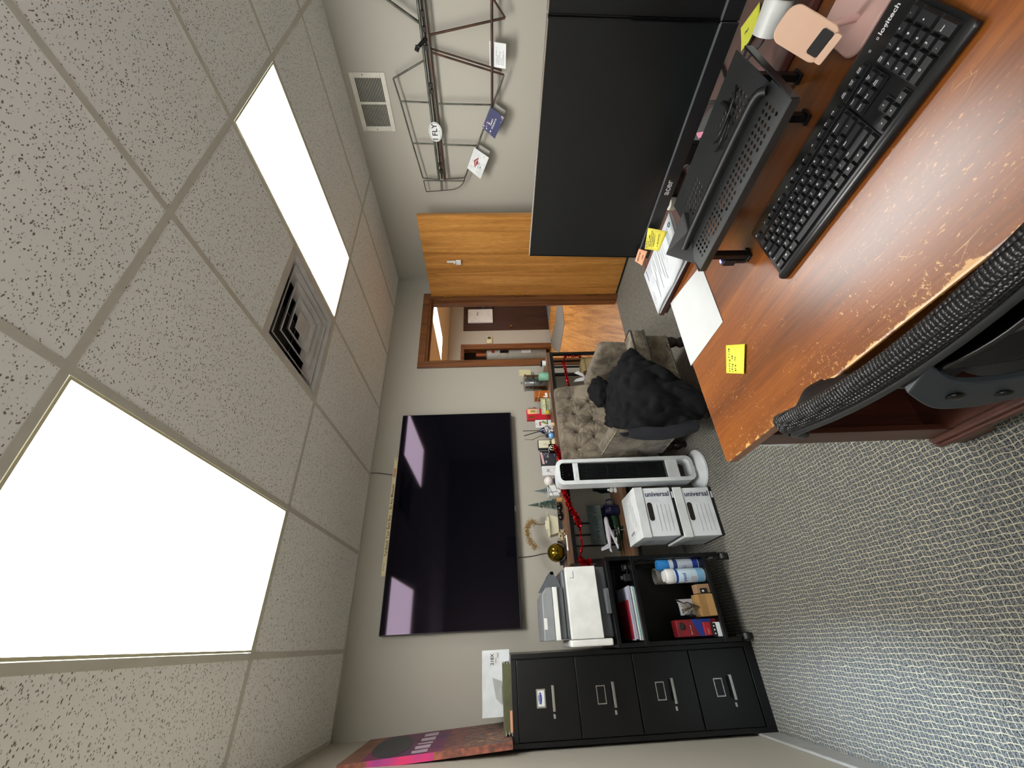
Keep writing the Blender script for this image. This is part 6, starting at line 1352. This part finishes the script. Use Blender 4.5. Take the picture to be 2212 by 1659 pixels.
def mf(u, v):
    y = CY0+(CY1-CY0)*u; e = min(u, 1-u); drop = .05*math.exp(-e/.035)
    if v < .16:      # rolled top
        a = (v/.16)*PI*.62; r = .020; z = .915+r*math.sin(a+.25)-drop; x = xt(y)+.016-r*math.cos(a+.25)+.006
    else:
        f = (v-.16)/.84; z = .925-.012-drop-(.40-drop)*f; x = xs(y, z)
        x = xt(y)+.030+(x-xt(y)-.030)*min(1, f*5+.3)
    return Vector((x, y, z))
MB().grid(lambda u, v: mf(u, v*.17), 60, 12).build('mesh_roll', CM, OC, smooth=180, solid=.004)
FM = M('mesh_front_unlit', '0a0a0b', .75, h2='1b1b1d', sc=90, st=(1, .12, 9), spec=.25)  # finely lined front weave, darkened to stand for its unlit face
MB().grid(lambda u, v: mf(u, .17+.83*v), 46, 40).build('mesh_back', FM, OC, smooth=180, solid=.003)
m = MB(); ft = [Vector((xt(CY0+(CY1-CY0)*k/30)+.004, CY0+(CY1-CY0)*k/30, .912-.052*math.exp(-min(k, 30-k)/1.2))) for k in range(31)]
m.tube(ft, .0075, 8)
for y in (CY0, CY1):
    m.tube(catmull([(xt(y)+.004, y, .86), (xs(y, .80)-.014, y, .80), (xs(y, .70)-.014, y, .70), (xs(y, .6)-.012, y, .6), (.36, y, .52)], 6), .0085, 8)
m.build('back_frame', M('frame_graphite', '232527', .4), OC, smooth=50)
def shell(u, v):
    y = .19+.23*u; z = .885-.36*v; return Vector((xt(y)+.012+.10*math.sin(v*PI*.6)-.018*math.sin(u*PI)+.012*math.sin(v*9), y, z))
MB().grid(shell, 14, 20).build('back_shell', M('shell_black', '0b0b0d', .25), OC, smooth=180, solid=.006)
bp = catmull([(.243, .392, .905), (.232, .412, .86), (.235, .418, .80), (.246, .424, .74), (.262, .43, .66), (.29, .42, .56), (.33, .40, .50)], 8); m = MB()
for i in range(len(bp)-1):
    pass
vs = []; 
for p in bp: vs += [p+Vector((-.010, .020, 0)), p+Vector((.004, -.020, 0)), p+Vector((.014, -.020, 0)), p+Vector((.0, .020, 0))]
fs = [(i*4+j, i*4+(j+1) % 4, (i+1)*4+(j+1) % 4, (i+1)*4+j) for i in range(len(bp)-1) for j in range(4)] + [(0, 1, 2, 3), tuple(len(vs)-4+k for k in range(4))[::-1]]
MB().add(vs, fs).build('spine_bracket', M('bracket_slate', '30353a', .45), OC, smooth=50, bev=.002)
for c in ((.2275, .412, .846), (.2345, .421, .768)): MB().sph(c, .0075, 14, (.5, 1, 1.5)).build('bolt_recess', M('recess_black', '050505', .3), OC, smooth=60)
m = MB(); m.rrect((.585, .39, .462), LX, LY, .47, .48, .09, (0, 0, .07), 8); o = m.build('seat', M('seat_black', '141416', .85), OC, bev=.02, smooth=50)
MB().cyl((.56, .39, .10), (.56, .39, .462), .028, n=18).box(.34, .60, .36, .42, .44, .461).build('gas_lift', BLACKM, OC, smooth=40)
m = MB()
for k in range(5):
    a = 2*PI*k/5+.3; e = Vector((.56+.27*math.cos(a), .39+.27*math.sin(a), .075)); m.cyl((.56, .39, .11), e, .024, .014, 10)
m.build('star_base', BLACKP, OC, smooth=40)
for k in range(5):
    a = 2*PI*k/5+.3; e = Vector((.56+.27*math.cos(a), .39+.27*math.sin(a), .0)); MB().cyl(e+Vector((-.02, 0, .028)), e+Vector((.02, 0, .028)), .027, n=16).cyl(e+Vector((0, 0, .03)), e+Vector((0, 0, .075)), .006, n=8).build('castor', BLACKP, OC, smooth=40)
# ---------------- final ----------------
